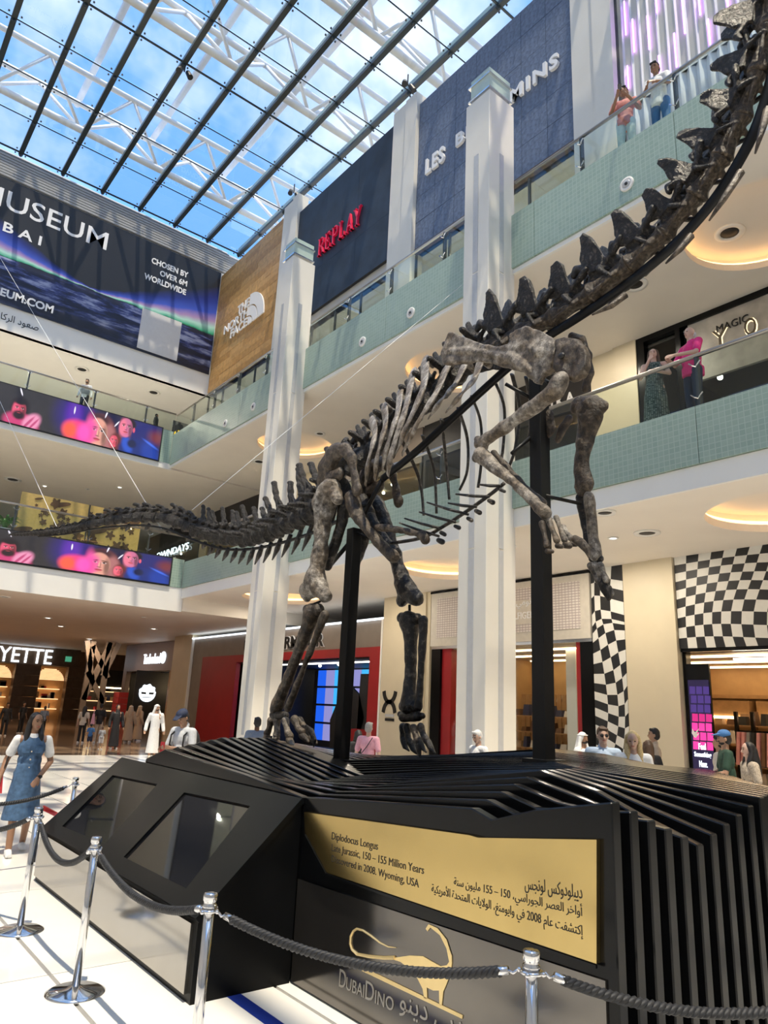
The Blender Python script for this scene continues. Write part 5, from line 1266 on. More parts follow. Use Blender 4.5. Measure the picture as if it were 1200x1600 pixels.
for i, (a, m_, b, X) in enumerate((((630,1136),(629,1152),(633,1164),6.2), ((636,1136),(638,1155),(645,1168),6.02), ((646,1137),(650,1150),(660,1166),5.92), ((657,1136),(662,1150),(674,1168),5.85))):
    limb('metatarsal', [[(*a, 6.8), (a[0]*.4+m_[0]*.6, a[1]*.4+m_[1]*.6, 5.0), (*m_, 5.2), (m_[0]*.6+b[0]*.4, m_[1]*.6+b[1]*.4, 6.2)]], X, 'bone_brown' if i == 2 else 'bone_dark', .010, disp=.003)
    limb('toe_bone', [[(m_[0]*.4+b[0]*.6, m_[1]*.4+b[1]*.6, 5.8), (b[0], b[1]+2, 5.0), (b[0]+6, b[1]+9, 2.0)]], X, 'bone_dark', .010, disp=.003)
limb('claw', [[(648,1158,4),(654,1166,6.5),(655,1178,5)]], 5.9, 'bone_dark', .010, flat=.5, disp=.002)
# shoulder girdle
plate('scapula', [(38,390),(60,300),(110,243),(150,270),(240,300),(340,335),(430,345),(490,330),(488,262),(540,225),(600,210),(680,225),(740,250),(792,292),(806,350),(792,420),(776,470),(768,505),(722,530),(690,602),(652,592),(625,560),(608,530),(560,515),(480,492),(400,464),(300,447),(200,452),(120,462),(52,472),(35,430)], 4.85, .07, 'bone_pale', 680, 460, 4.2857, .012,
      ridges=[[(110,380,34),(250,385,30),(400,410,34),(520,430,46),(640,520,40),(680,580,18)], [(100,270,22),(80,350,24),(70,440,22)], [(600,330,26),(720,400,40)]], disp=.012)
limb('scapula', [[(745,570,14),(775,566,12),(805,564,15),(830,562,20),(860,570,18)]], 5.95, 'bone_dark', .018, flat=.3, disp=.010)
plate('coracoid', [(800,300),(860,278),(930,290),(988,340),(1010,400),(1005,470),(970,530),(920,565),(882,570),(862,537),(806,525),(782,492),(796,440),(808,380)], 4.82, .08, 'bone_brown', 680, 460, 4.2857, .012, ridges=[[(840,480,40),(880,520,40)], [(960,350,30),(985,420,30),(960,500,30)]], disp=.010)
limb('coracoid', [[(892,525,6),(908,531,8),(918,556,9),(920,585,9),(915,606,8)]], 5.75, 'bone_brown', .014, flat=.6, disp=.008)
MB().ball(B(877,556,4.80), (.02,.04,.03), 10, 6).build('foramen', 'black_matte', DN, True)
limb('sternal_plate', [[(852,655,18),(856,672,15)]], 5.55, 'bone_brown', .014, flat=.3)
limb('sternal_plate', [[(888,656,8),(880,670,9),(872,686,7)]], 5.62, 'bone_brown', .014, flat=.4)
# fore legs
limb('humerus', [[(876,594,14),(868,611,15),(842,631,12.5),(805,656,9.5),(770,680,11),(752,691,12)], [(756,698,9),(748,686,8)]], 4.78, 'bone_pale', .015, disp=.007)
limb('ulna', [[(752,711,13),(768,726,11),(800,752,8),(832,782,8.5),(852,801,12)], [(750,706,8),(744,716,7)]], 4.74, 'bone_pale', .014)
limb('radius', [[(772,708,6),(785,722,5),(808,748,5),(832,772,6),(848,786,7)]], 4.92, 'bone_brown', .013)
for i, (a, b, X) in enumerate((((847,818),(855,852),4.70), ((857,812),(870,844),4.76), ((869,809),(882,843),4.86), ((879,824),(892,841),4.95))):
    limb('metacarpal', [[(*a, 5.5), ((a[0]+b[0])/2, (a[1]+b[1])/2, 4.0), (*b, 5.3)]], X, 'bone_pale' if i else 'bone_brown', .010, disp=.003)
    limb('finger_bone', [[(b[0]+1, b[1]+9, 4.6), (b[0]+8, b[1]+10, 4.0)]], X, 'bone_brown', .010, disp=.003)
limb('thumb_claw', [[(898,842,6),(908,848,7.5),(917,858,7),(920,870,3)]], 4.8, 'bone_brown', .010, flat=.5, disp=.003)
limb('humerus', [[(906,634,16),(922,640,25),(938,634,15)], [(922,650,25),(916,680,17),(911,708,14),(909,735,15),(912,758,18)]], 6.15, 'bone_brown', .017, flat=.55, disp=.010)
limb('radius', [[(921,776,10),(923,800,9),(927,838,9),(931,868,10)]], 6.1, 'bone_pale', .014)
limb('ulna', [[(907,778,8),(912,815,5.5),(920,858,7)]], 6.2, 'bone_dark', .013)
for a, b, X in (((922,884),(934,908),6.2), ((930,882),(941,908),6.1), ((938,884),(947,906),6.03)):
    limb('metacarpal', [[(*a, 5.5), ((a[0]+b[0])/2, (a[1]+b[1])/2, 3.8), (*b, 5)]], X, 'bone_pale', .010, disp=.003)
limb('wrist_bone', [[(924,874,6),(938,873,6)]], 6.12, 'bone_dark', .012)
limb('thumb_claw', [[(938,908,6),(946,920,8.5),(951,934,5)]], 6.05, 'bone_dark', .011, flat=.5, disp=.003)
limb('finger_bone', [[(952,918,4),(957,928,3)]], 6.15, 'bone_pale', .010, disp=.002)

# ---- steel mount
p1, p2 = B(533,1188,XD), B(850,1188,XD)
z1, z2 = B(556,826,XD).z, B(833,590,XD).z
def post(p, z): box(p.x-.075, p.x+.075, p.y-.075, p.y+.075, plinth_top(p.x, p.y)-.25, z).build('post', 'black_steel', FR, bevel=.006); box(p.x-.14, p.x+.14, p.y-.14, p.y+.14, plinth_top(p.x, p.y)-.02, plinth_top(p.x, p.y)+.012).build('post_foot', 'black_steel', FR)
post(p1, z1); post(p2, z2)
MB().tube(curve([B(x, y, XD) for x, y in ((598,748),(650,706),(700,660),(790,578),(850,530),(900,498),(960,458),(1020,412),(1070,366),(1116,312),(1153,255),(1183,195),(1206,120),(1218,45),(1224,-60))], 150), (.036,.056), 8, up=(1,0,0)).build('neck_rail', 'black_steel', FR, True)
MB().tube(curve([B(x, y, X) for x, y, X in ((556,800,5.5),(520,818,5.5),(490,832,5.5),(440,848,5.5),(390,858,5.5),(345,857,5.43),(300,843,5.25),(260,827,5.0),(225,821,4.7),(190,822,4.45),(150,826,4.15),(100,835,3.8),(60,838,3.55))], 150), [.030-.018*k/154 for k in range(155)][:len(curve([B(x, y, X) for x, y, X in ((556,800,5.5),(520,818,5.5),(490,832,5.5),(440,848,5.5),(390,858,5.5),(345,857,5.43),(300,843,5.25),(260,827,5.0),(225,821,4.7),(190,822,4.45),(150,826,4.15),(100,835,3.8),(60,838,3.55))], 150))], 8).build('tail_rail', 'black_steel', FR, True)
for a, b, r in (((547,847,5.5),(513,887,5.5),.03), ((556,832,5.5),(600,850,5.5),.02), ((560,820,5.5),(598,748,5.5),.03), ((853,775,5.5),(907,787,6.15),.02), ((833,680,5.5),(800,708,5.1),.02), ((424,1150,5.08),(424,1192,5.08),.016), ((478,948,5.06),(500,940,5.06),.016), ((640,945,6.0),(640,962,6.0),.018), ((790,600,5.3),(835,625,5.5),.02), ((845,590,5.5),(862,600,4.85),.018), ((560,790,5.5),(512,775,5.1),.025), ((560,790,5.5),(590,790,6.0),.025), ((745,690,4.85),(747,715,4.8),.014), ((855,805,4.78),(862,812,4.8),.014)):
    MB().cyl(B(*a), B(*b), r, n=8).build('brace', 'black_steel', FR, True)
for a, b, lab in ((B(252,826,4.93), atY(-40, 335, YAD-3), 'thin white suspension wire from the tail to the upper left'), (B(90,826,3.74), atY(-30, 561, YF2-1.5), 'thin white suspension wire at the tail tip'), (B(300,797,5.26), V((XE-.08, *atX(722,445,XE-.08)[1:])), 'thin white suspension wire from the tail to the green band')):
    tag(MB().cyl(a, b, .006, n=5).build('suspension_wire', 'truss_white', None), lab, 'wire')
# ================================================================== PEOPLE
for nm, c in dict(skin_light=(.62,.40,.30), skin_mid=(.42,.24,.15), skin_brown=(.29,.155,.09), skin_dark=(.13,.065,.04)).items(): mat(nm, c, .5, var=.06, scale=20)
for nm, c in dict(hair_black=(.012,.010,.010), hair_brown=(.07,.038,.02), hair_blonde=(.62,.46,.22), hair_white=(.72,.71,.69), hair_grey=(.30,.28,.26)).items(): mat(nm, c, .55, var=.3, scale=60)
for nm, c in dict(c_white=(.78,.78,.77), c_black=(.014,.014,.016), c_navy=(.02,.03,.07), c_pink=(.72,.36,.44), c_magenta=(.80,.03,.22), c_salmon=(.55,.20,.17), c_beige=(.52,.42,.31), c_tan=(.40,.29,.20), c_grey=(.30,.31,.33), c_lightgrey=(.55,.57,.60), c_blue=(.05,.16,.38), c_paleblue=(.38,.48,.62), c_green=(.015,.05,.03), c_cream=(.62,.56,.46), c_icejean=(.55,.68,.72), c_red=(.5,.03,.04), c_lip=(.45,.12,.11), c_eye=(.015,.012,.010), c_steelblue=(.16,.20,.28)).items(): mat(nm, c, .75, var=.10, scale=30)
mat('denim', (.055,.115,.215), .8, var=.38, scale=16, bump=.3); gridmat('dress_print', (.02,.05,.045), (.34,.38,.35), (.03,.06,.05), .035, .028, axes='XZ', lw=.2, rough=.8)
mat('print_top', (.45,.37,.28), .8, var=.5, scale=60)
def fwd(p, q): return math.atan2(-(q[0]-p[0]), q[1]-p[1])
def headpos(px, py, D): return CPOS+_ray(px, py)*D
def person(label, loc, yaw, h, skin='skin_mid', hair=('short','hair_black'), top=('tee','c_white'), bottom=('pants','c_navy'), shoes='c_white', arms=None, legs=None, head=(0,0), vox=.013, lean=0., face=False, beard=False, belly=0., extra=None, group=None):
    t = thing('person', label, 'person', (0,0,0), group)
    g = lambda *p: V(p)
    arms = arms or {}; legs = legs or {}
    A = {s: [g(.185*s, lean, 1.405)]+[g(*q) for q in arms.get(s, ((.255*s,-.02,1.12),(.28*s,.07,.88)))] for s in (-1, 1)}
    Lg = {s: [g(.09*s,0,.93)]+[g(*q) for q in legs.get(s, ((.10*s,.02,.50),(.11*s,-.02,.085)))] for s in (-1, 1)}
    Rh = Matrix.Rotation(math.radians(head[0]), 3, 'Z') @ Matrix.Rotation(math.radians(head[1]), 3, 'X'); pv = g(0, lean*1.1, 1.53)
    HP = lambda *p: pv+Rh @ (V(p)-V((0,0,1.53)))
    def torso(mb, k=0., sh=1.):
        mb.ball((0,-.01,.96), (.158+k,.112+k,.12+k), 14, 9); mb.chain([(0,0,.98),(0,lean*.4+belly*.3,1.15)], [.118+k,.112+k+belly]); mb.ball((0,lean*.4+belly*.4,1.14), (.135+k,.10+k+belly,.15), 14, 9)
        mb.ball((0,lean*.8,1.30), (.160+k,.108+k,.155+k), 14, 9)
        for s in (-1, 1): mb.cap((0,lean,1.40), .065+k, V((0,lean,1.40)).lerp(A[s][0], sh), (.055 if sh == 1 else .05)+k)
    def hand(mb, s):
        e, w = A[s][1], A[s][2]; d = (w-e).normalized(); l = d.cross(g(0,1,.2)).normalized()*s; n = l.cross(d).normalized()
        for k in (-1, 0, 1): mb.cap(w+d*.012+l*(.014*k), .017, w+d*.075+l*(.020*k), .014)
        for i in range(4):
            b = w+d*.078+l*(.0195*(i-1.5)); ln = (.058,.068,.074,.066)[i]
            mb.chain([b, b+d*ln*.55+n*.006, b+d*ln*.95+n*.022], [.0095,.0088,.0072], 8)
        b = w+d*.02+l*.028; mb.chain([b, b+d*.032+l*.020+n*.01, b+d*.062+l*.024+n*.022], [.0115,.010,.008], 8)
    mb = MB(); torso(mb)
    mb.cap((0,lean,1.42), .058, HP(0,0,1.56), .054)
    mb.ball(HP(0,0,1.648), (.075,.093,.103), 16, 12, Rh); mb.ball(HP(0,.030,1.585), (.054,.058,.056), 12, 8, Rh); mb.cap(HP(0,.088,1.640), .010, HP(0,.103,1.607), .0145)
    mb.ball(HP(0,.062,1.555), (.028,.024,.02), 10, 6, Rh)
    for s in (-1, 1):
        mb.ball(HP(.077*s,-.006,1.622), (.011,.02,.031), 8, 6, Rh)
        mb.chain(A[s], [.050,.040,.028]); hand(mb, s); mb.chain(Lg[s], [.086,.056,.040]); mb.cap(Lg[s][2]+g(0,-.02,-.045), .036, Lg[s][2]+g(0,.13,-.055), .030)
    put('body', remesh(mb, 'body', vox*(.75 if face else 1), 2), skin, t)
    # clothes
    ts, tcol = top
    if ts in ('tee', 'polo', 'long', 'vest'):
        mb = MB(); torso(mb, .016); f = {'tee': .72, 'polo': .75, 'long': 1.93, 'vest': .0}[ts]
        for s in (-1, 1):
            P = A[s]
            if f > 1: mb.chain([P[0], P[1], P[1].lerp(P[2], f-1)], [.068,.058,.044])
            elif f > 0: mb.chain([P[0], P[0].lerp(P[1], f)], [.070,.064])
        mb.tube([(0,-.01,1.0),(0,-.01,.84)], [(.178,.135),(.176,.138)], 16)
        if ts == 'polo': mb.cap((0,lean,1.42), .070, HP(0,-.01,1.49), .064)
        put('shirt', remesh(mb, 'shirt', vox, 2), tcol, t)
    if ts == 'robe':
        mb = MB(); hem = bottom[1] if isinstance(bottom[1], float) else .12
        mb.tube([(0,lean,1.45),(0,lean,1.40),(0,lean*.7,1.25),(0,.0,1.0),(0,.0,.6),(0,.0,hem)], [(.10,.08),(.19,.115),(.19,.135),(.185,.14),(.21,.165),(.245,.20)], 20)
        for s in (-1, 1): mb.chain([A[s][0], A[s][1], A[s][1].lerp(A[s][2], .93)], [.078,.068,.062])
        put('robe', remesh(mb, 'robe', vox, 3), tcol, t)
    if ts in ('pinafore', 'sundress'):
        mb = MB(); torso(mb, .018, .52); z = .41 if ts == 'pinafore' else .18
        mb.tube([(0,0,1.10),(0,0,.95),(0,.01,.75),(0,.02,z)], [(.165,.13),(.19,.15),(.22,.18),(.26,.215)], 20)
        put('dress', remesh(mb, 'dress', vox, 2), tcol, t)
        if ts == 'pinafore':
            mb = MB()
            for s in (-1, 1): mb.chain([A[s][0], A[s][0].lerp(A[s][1], .62)], [.062,.066])
            mb.cap((0,lean,1.425), .086, (0,lean,1.45), .066)
            put('shirt', remesh(mb, 'shirt', vox, 2), 'c_white', t)
            for i in range(7): MB().ball((0.01,.145+.012*(i > 3)+.012*max(0, i-3),1.26-i*.10), .011, 8, 5).build('button', 'c_cream', t, True)
            MB().box(-.13, -.03, .118, .135, 1.24, 1.33).box(.03, .13, .118, .135, 1.24, 1.33).build('pocket', 'denim', t, bevel=.004)
    if bottom[0] in ('pants', 'shorts'):
        mb = MB(); mb.ball((0,-.01,.96), (.168,.124,.12), 14, 9)
        for s in (-1, 1):
            P = Lg[s]; mb.chain(P if bottom[0] == 'pants' else [P[0], P[1]+g(0,0,.03)], [.098,.072,.062] if bottom[0] == 'pants' else [.102,.088])
        put('trousers', remesh(mb, 'trousers', vox, 2), bottom[1], t)
    for s in (-1, 1):
        a = Lg[s][2]; mb = MB(); mb.cap(a+g(0,-.03,-.035), .046, a+g(0,.14,-.05), .037); mb.box(a.x-.042, a.x+.042, a.y-.07, a.y+.17, a.z-.085, a.z-.06)
        put('shoe', remesh(mb, 'shoe', .013, 2), shoes, t)
    # hair, head cloths, caps
    hs, hc = hair
    mb = MB()
    if hs in ('short', 'long', 'bob', 'cap', 'bald'):
        if hs != 'bald': mb.ball(HP(0,-.020,1.668), (.084,.090,.098), 16, 12, Rh); mb.ball(HP(0,-.035,1.625), (.082,.078,.09), 14, 10, Rh)
        else: mb.ball(HP(0,-.05,1.61), (.080,.058,.06), 14, 10, Rh)
        if hs == 'short': mb.cap(HP(-.04,.055,1.725), .028, HP(.045,.05,1.73), .026)
        if hs in ('long', 'bob'):
            for s in (-1, 1): mb.chain([HP(.062*s,.0,1.69), HP(.080*s,-.015,1.60), g(.085*s, lean-.03+(.06 if hs == 'long' else 0), 1.46), g(.09*s, lean+(.07 if hs == 'long' else -.02), 1.30 if hs == 'long' else 1.45)], [.036,.036,.042,.024])
            mb.chain([HP(0,-.06,1.64), g(0, lean-.085, 1.45), g(0, lean-.12, 1.28 if hs == 'long' else 1.42)], [.075,.085,.06])
        put('hair', remesh(mb, 'hair', vox*.8, 2), hc, t)
    if hs == 'cap':
        c = MB(); c.ball(HP(0,-.008,1.70), (.092,.103,.075), 16, 10, Rh); c.tube([HP(0,.07,1.705), HP(0,.175,1.69)], [(.075,.012),(.055,.010)], 14, up=Rh @ V((1,0,0)))
        put('cap', remesh(c, 'cap', vox*.8, 2), extra.get('cap', 'c_navy') if extra else 'c_navy', t)
    if hs == 'ghutra':
        mb.ball(HP(0,-.022,1.662), (.094,.100,.108), 16, 12, Rh)
        for s in (-1, 1): mb.chain([HP(.075*s,-.01,1.66), HP(.092*s,-.02,1.57), g(.12*s, lean-.01, 1.44), g(.13*s, lean+.03, 1.33)], [.04,.038,.05,.03])
        mb.chain([HP(0,-.07,1.64), g(0, lean-.09, 1.45), g(0, lean-.115, 1.25)], [.075,.105,.08])
        put('headscarf', remesh(mb, 'headscarf', vox*.8, 3), hc, t)
        MB().tube([HP(.097*math.cos(a), -.02+.104*math.sin(a), 1.705) for a in [2*PI*k/20 for k in range(21)]], .009, 6).build('head_cord', 'c_black' if extra is None else 'c_white', t, True)
    if hs == 'hijab':
        mb.ball(HP(0,-.020,1.660), (.092,.098,.106), 16, 12, Rh); mb.chain([HP(0,0,1.55), g(0, lean, 1.44), g(0, lean, 1.34)], [.075,.11,.14])
        put('headscarf', remesh(mb, 'headscarf', vox*.8, 3), hc, t)
    if beard:
        b = MB(); b.ball(HP(0,.030,1.568), (.055,.058,.040), 14, 9, Rh); b.cap(HP(-.03,.088,1.597), .009, HP(.03,.088,1.597), .009); put('beard', remesh(b, 'beard', .009, 1), hc if hs in ('short','cap') else 'hair_black', t)
    if face:
        for s in (-1, 1):
            MB().ball(HP(.031*s,.083,1.645), (.0135,.008,.0065), 10, 6, Rh).build('eye', 'c_eye', t, True)
            MB().tube([HP(.014*s,.090,1.664), HP(.034*s,.089,1.670), HP(.052*s,.076,1.664)], [.004,.0045,.003], 6).build('eyebrow', hc if hs != 'ghutra' else 'hair_black', t, True)
        MB().tube([HP(-.024,.080,1.580), HP(0,.0885,1.579), HP(.024,.080,1.580)], [.003,.0065,.003], 8).build('mouth', 'c_lip', t, True)
    if extra and 'glasses' in extra:
        for s in (-1, 1): MB().ball(HP(.033*s,.092,1.645), (.026,.006,.021), 12, 6, Rh).build('lens', 'c_black', t, True)
        MB().cap(HP(-.06,.088,1.655), .004, HP(.06,.088,1.655), .004).build('glasses_frame', 'c_black', t, True)
    s = h/1.75
    for ch in t.children: ch.matrix_parent_inverse = Matrix()
    t.location = loc; t.rotation_euler[2] = yaw; t.scale = (s, s, s)
    return t
CAMXY = (0, 0)
def standing(px, py, D, z0=0.): P = headpos(px, py, D); return V((P.x, P.y, z0)), P.z-z0
def footed(fx_, fy, hx, hy):
    p = atZ(fx_, fy, 0); d = (p-CPOS).dot(_F); q = CPOS+_ray(hx, hy)*d
    dd = V((p.x-CPOS.x, p.y-CPOS.y, 0)); r = _ray(hx, hy); k = dd.length/V((r.x, r.y, 0)).length; return p, (CPOS+r*k).z
RU_ = lambda p: fwd(p, CAMXY)
# woman in denim, striding towards the viewer
p, h = footed(22, 1332, 50, 1114)
person('woman in a blue denim pinafore dress striding past the rope at left', p, RU_(p)+.12, min(h, 1.72), 'skin_brown', ('long','hair_black'), ('pinafore','denim'), ('none',''), 'c_white',
       arms={1: ((.27,-.10,1.14),(.33,.02,.90)), -1: ((-.27,-.05,1.12),(-.11,.22,.93))}, legs={1: ((.10,.14,.50),(.10,.22,.09)), -1: ((-.09,.02,.49),(-.10,-.18,.10))}, head=(24,-2), vox=.010, face=True)
wl = p
R = Matrix.Rotation(RU_(p)+.12, 4, 'Z')
def held(name, label, cat, base, yaw, off): return thing(name, label, cat, base), (Matrix.Translation(base) @ Matrix.Rotation(yaw, 4, 'Z') @ Matrix.Translation(V(off)))
def mbx(M, b):
    b.v = [tuple(M @ V(v)) for v in b.v]; return b
k = h/1.75
T, M_ = held('wristwatch', 'black wristwatch on the wrist of the woman in denim', 'watch', p, RU_(p)+.12, (-.128*k,.198*k,.95*k))
mbx(M_, MB().lathe([(.02,-.012),(.034,-.012),(.034,.012),(.02,.012)], (0,0,0), 14)).build('strap', 'c_black', T, True); mbx(M_, MB().box(-.018,.018,.025,.04,-.02,.02)).build('dial', 'c_black', T)
T, M_ = held('shoulder_bag', 'dark red shoulder bag behind the hip of the woman in denim', 'bag', p, RU_(p)+.12, (.30*k,-.12*k,.86*k))
mbx(M_, MB().hull([(-.03,-.14,-.12),(.05,-.14,-.12),(.05,.14,-.12),(-.03,.14,-.12)], [(-.01,-.11,.10),(.03,-.11,.10),(.03,.11,.10),(-.01,.11,.10)])).build('bag_body', 'c_red', T); mbx(M_, MB().tube([(0,-.1,.1),(-.06,-.04,.42),(-.10,0,.55),(-.06,.06,.42),(0,.1,.1)], .008, 6)).build('strap', 'c_black', T)
# man in white robe
p, h = footed(236, 1184, 243, 1101)
person('man in a white ankle-length robe and headscarf walking on the bright floor', p, RU_(p)+.15, min(h, 1.9), 'skin_mid', ('ghutra','c_white'), ('robe','c_white'), ('robe',.16), 'c_cream', arms={1: ((.27,-.05,1.13),(.31,.04,.90)), -1: ((-.26,-.05,1.13),(-.30,.02,.90))}, legs={1: ((.10,.10,.5),(.10,.15,.09)), -1: ((-.09,0,.5),(-.1,-.12,.09))}, head=(28,0), vox=.012, face=True, beard=True, extra={'cord': 1})
# man in cap looking at a phone
p, h = standing(291, 1108, 11.2)
yw = RU_(p)-.75
person('man in a dark cap and grey shirt looking down at his phone', p, yw, h, 'skin_mid', ('cap','hair_black'), ('polo','c_lightgrey'), ('pants','c_grey'), 'c_white', arms={1: ((.26,.05,1.13),(.10,.32,1.15)), -1: ((-.26,.05,1.13),(-.08,.32,1.17))}, head=(0,-32), vox=.010, face=True, extra={'cap':'c_navy'})
k = h/1.75
T, M_ = held('backpack', 'black backpack on the man in the dark cap', 'backpack', p, yw, (0,-.21*k,1.2*k))
mbx(M_, MB().ball((0,0,0), (.16,.09,.25), 14, 10)).build('bag_body', 'c_black', T, True); mbx(M_, MB().ball((0,-.07,-.08), (.11,.05,.13), 12, 8)).build('pocket', 'c_grey', T, True)
for s in (-1, 1): mbx(M_, MB().tube([(.11*s,.05,.18),(.125*s,.16,.27),(.13*s,.33,.15),(.135*s,.34,.0),(.12*s,.15,-.17)], [(.012,.02)]*5, 6)).build('shoulder_strap', 'c_black', T, True)
T, M_ = held('phone', 'red phone in the hands of the man in the dark cap', 'phone', p, yw, (.01*k,.41*k,1.18*k))
mbx(M_, MB().box(-.04,.04,-.005,.005,-.075,.075)).build('phone_case', 'c_red', T)
T, M_ = held('waist_bag', 'dark bag worn at the waist of the man in the dark cap', 'bag', p, yw, (0,.17*k,.98*k))
mbx(M_, MB().ball((0,0,0), (.17,.05,.09), 14, 8)).build('bag_body', 'c_black', T, True)
# people behind the plinth
p, h = standing(403, 1121, 14.5); person('man with dark hair and grey-blue shirt seen from behind by the left column', p, RU_(p)+PI+.2, h, 'skin_dark', ('short','hair_black'), ('tee','c_steelblue'), ('pants','c_navy'), vox=.012)
p, h = standing(577, 1129, 14.0); person('grey-haired woman in a pink top seen from behind', p, RU_(p)+PI-.35, h, 'skin_light', ('short','hair_grey'), ('tee','c_pink'), ('pants','c_grey'), vox=.011)
T, M_ = held('bag_strap', 'dark shoulder strap across the pink top', 'strap', p, RU_(p)+PI-.35, (0,0,0)); mbx(M_, MB().tube([(.12,-.10,1.32),(.02,-.135,1.15),(-.14,-.13,.95)], .008, 6)).build('strap', 'c_black', T)
p, h = standing(560, 1141, 14.8); person('dark-haired woman in black beside the woman in pink', p, RU_(p)+PI+.4, h, 'skin_mid', ('long','hair_black'), ('long','c_black'), ('pants','c_black'), vox=.012)
p, h = standing(748, 1141, 12.2); person('white-haired woman in a white top by the tall middle column', p, RU_(p)-.9, h, 'skin_light', ('short','hair_white'), ('tee','c_white'), ('pants','c_beige'), head=(0,-18), vox=.010, face=True)
p, h = standing(911, 1145, 13.2); person('bearded man in a white headscarf behind the plinth', p, RU_(p)+.9, h, 'skin_brown', ('ghutra','c_white'), ('robe','c_white'), ('robe',.1), vox=.012, beard=True, extra={'cord': 1})
p, h = standing(941, 1136, 10.2); person('man with brown hair and dark glasses in a pale blue shirt', p, RU_(p)+.1, h, 'skin_light', ('short','hair_brown'), ('polo','c_paleblue'), ('pants','c_navy'), head=(8,-6), vox=.010, face=True, extra={'glasses': 1})
p, h = standing(987, 1143, 9.6); person('blonde woman in white looking down behind the plinth', p, RU_(p)+.25, h, 'skin_light', ('long','hair_blonde'), ('tee','c_white'), ('pants','c_beige'), head=(-16,-12), vox=.010, face=True, lean=.03)
p, h = standing(1012, 1157, 12.6); person('woman with long brown hair seen from behind beside the man in beige', p, RU_(p)+PI+.3, h, 'skin_mid', ('long','hair_brown'), ('tee','c_black'), ('pants','c_black'), vox=.012)
p, h = standing(1021, 1138, 13.2); person('dark-haired man in a beige shirt turned left before the beige pilaster', p, RU_(p)-1.5, h, 'skin_mid', ('short','hair_black'), ('polo','c_beige'), ('pants','c_navy'), vox=.011, face=True)
p, h = standing(1131, 1142, 11.4); person('man in a blue cap and green top at the shop entrance', p, RU_(p)-1.35, h, 'skin_mid', ('cap','hair_black'), ('tee','c_green'), ('pants','c_navy'), arms={1: ((.26,.05,1.13),(.12,.30,1.05)), -1: ((-.26,.08,1.13),(-.10,.34,1.06))}, head=(0,-4), vox=.010, face=True, beard=True, extra={'cap':'c_blue'})
p, h = standing(1168, 1160, 10.4); person('woman with long black hair and patterned top at the shop entrance', p, RU_(p)-1.2, h, 'skin_light', ('long','hair_black'), ('tee','print_top'), ('pants','c_black'), vox=.010, face=True)
p, h = standing(1122, 1150, 12.4); person('person in a cream shirt partly hidden behind the man in the blue cap', p, RU_(p)-1.8, h, 'skin_mid', ('short','hair_black'), ('tee','c_cream'), ('pants','c_grey'), vox=.013)
# galleries
def rail_person(px, py, X, z0): P = atX(px, py, X); return V((P.x, P.y, z0)), P.z-z0
p, h = rail_person(975, 139, 11.92, L2F); person('man in a salmon shirt holding up a phone at the upper glass rail', p, RU_(p)-.1, h, 'skin_brown', ('short','hair_black'), ('tee','c_salmon'), ('pants','c_icejean'), 'c_navy', arms={1: ((.27,.05,1.14),(.12,.27,1.33)), -1: ((-.27,.06,1.13),(-.05,.28,1.36))}, head=(-10,-12), vox=.011, face=True)
k = h/1.75; T, M_ = held('phone', 'dark phone held up by the man in the salmon shirt', 'phone', p, RU_(p)-.1, (.04*k,.37*k,1.46*k)); mbx(M_, MB().box(-.04,.04,-.006,.006,-.08,.08)).build('phone_case', 'c_black', T)
p, h = rail_person(1028, 107, 11.98, L2F); person('man in a white shirt and blue trousers leaning on the upper glass rail', p, RU_(p)-.35, h, 'skin_brown', ('short','hair_black'), ('tee','c_white'), ('pants','c_blue'), 'c_white', arms={1: ((.24,.14,1.16),(.12,.30,1.15)), -1: ((-.24,.14,1.16),(-.06,.31,1.16))}, head=(0,-22), lean=.10, vox=.011, face=True)
p, h = rail_person(1020, 546, 12.02, L1F); person('woman in a dotted dark green dress resting her chin at the lower glass rail', p, RU_(p)-.1, h, 'skin_light', ('bob','hair_brown'), ('sundress','dress_print'), ('none',''), 'c_cream', arms={1: ((.24,.14,1.10),(.06,.16,1.46)), -1: ((-.28,.10,1.15),(-.06,.20,1.18))}, vox=.011, face=True)
p, h = rail_person(1077, 512, 12.05, L1F); person('grey-haired man in a bright pink shirt leaning on the lower handrail', p, RU_(p)-.85, h, 'skin_light', ('bald','hair_white'), ('polo','c_magenta'), ('pants','c_navy'), 'c_black', arms={1: ((.27,.12,1.14),(.10,.36,1.10)), -1: ((-.27,.14,1.14),(-.06,.40,1.12))}, belly=.04, vox=.011, face=True)
q = atY(137, 593, 31.0); person('man in a grey vest and white sleeves at the far upper glass rail', V((q.x, q.y, L2F)), RU_(q)-.2, q.z-L2F, 'skin_mid', ('short','hair_black'), ('long','c_white'), ('pants','c_black'), vox=.014, beard=True)
mbv = MB(); T = thing('quilted_vest', 'grey vest worn by the man at the far upper rail', 'vest', V((q.x, q.y, L2F))); k = (q.z-L2F)/1.75
mbx(Matrix.Translation(V((q.x, q.y, L2F))) @ Matrix.Rotation(RU_(q)-.2, 4, 'Z') @ Matrix.Scale(k, 4), MB().tube([(0,0,.98),(0,0,1.2),(0,0,1.38),(0,0,1.43)], [(.185,.15),(.192,.15),(.19,.14),(.12,.10)], 18)).build('vest_body', 'c_grey', T, True)
q = atY(245, 650, 31.6); person('dark figure at the far upper corner beside the green band', V((q.x, q.y, L2F)), RU_(q)+1.2, q.z-L2F+.1, 'skin_brown', ('hijab','c_black'), ('robe','c_black'), ('robe',.1), vox=.016)
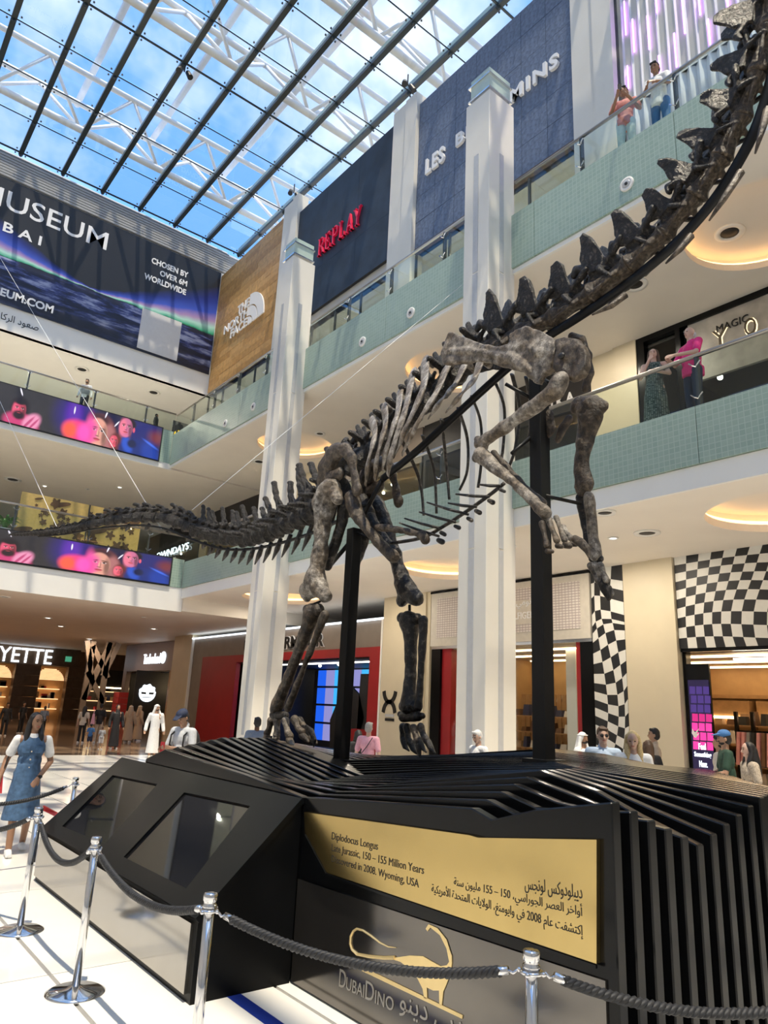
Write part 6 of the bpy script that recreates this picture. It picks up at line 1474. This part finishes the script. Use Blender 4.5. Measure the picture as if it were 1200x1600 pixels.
# far ground floor
FG = 'people in the far passage'
def far_person(fx_, fy, hx, hy, label, yaw, hmax=1.95, **kw):
    p, h = footed(fx_, fy, hx, hy); person(label, p, RU_(p)+yaw, min(h, hmax), vox=.018, **kw); return p, min(h, hmax)
p, h = far_person(125, 1161, 126, 1103, 'woman in a white top carrying a pink bag in the far passage', PI-.3, skin='skin_light', hair=('long','hair_black'), top=('tee','c_cream'), bottom=('pants','c_black'))
T, M_ = held('tote_bag', 'pink tote bag carried in the far passage', 'bag', p, RU_(p)+PI, (.36,.0,.95)); mbx(M_, MB().hull([(-.08,-.25,-.2),(.08,-.25,-.2),(.08,.25,-.2),(-.08,.25,-.2)], [(-.04,-.2,.2),(.04,-.2,.2),(.04,.2,.2),(-.04,.2,.2)])).build('bag_body', 'c_pink', T); mbx(M_, MB().tube([(0,-.12,.2),(0,-.08,.4),(0,.08,.4),(0,.12,.2)], .012, 6)).build('handle', 'c_pink', T)
far_person(150, 1161, 151, 1099, 'person in a black shirt standing with the children in the far passage', PI+.3, skin='skin_brown', hair=('short','hair_black'), top=('tee','c_black'), bottom=('pants','c_beige'))
far_person(176, 1170, 175, 1101, 'woman in a black robe and headscarf in the far passage', .3, skin='skin_mid', hair=('hijab','c_black'), top=('robe','c_black'), bottom=('robe',.1))
far_person(138, 1169, 140, 1131, 'child in a blue shirt in the far passage', PI, skin='skin_mid', hair=('short','hair_black'), top=('tee','c_blue'), bottom=('shorts','c_navy'))
far_person(156, 1171, 157, 1135, 'child in a grey shirt and white shorts in the far passage', PI+.2, skin='skin_mid', hair=('short','hair_brown'), top=('tee','c_grey'), bottom=('shorts','c_white'))
far_person(198, 1160, 199, 1102, 'man in a tan robe seen from behind in the far passage', PI-.4, skin='skin_mid', hair=('ghutra','c_tan'), top=('robe','c_tan'), bottom=('robe',.1), extra={'cord': 1})
far_person(213, 1158, 214, 1102, 'man in a tan robe turned towards the boot shop', PI-1.0, skin='skin_mid', hair=('ghutra','c_tan'), top=('robe','c_tan'), bottom=('robe',.1), extra={'cord': 1})
far_person(30, 1146, 33, 1097, 'man in dark clothes before the department store', .8, skin='skin_brown', hair=('short','hair_black'), top=('tee','c_black'), bottom=('pants','c_black'))
far_person(64, 1148, 64, 1103, 'person in a mauve shirt before the department store', PI, skin='skin_brown', hair=('short','hair_black'), top=('tee','c_steelblue'), bottom=('pants','c_black'))
far_person(4, 1150, 4, 1098, 'person in black at the left edge of the far passage', .2, skin='skin_brown', hair=('short','hair_black'), top=('long','c_black'), bottom=('pants','c_black'))
bpy.data.scenes.remove(TMP)
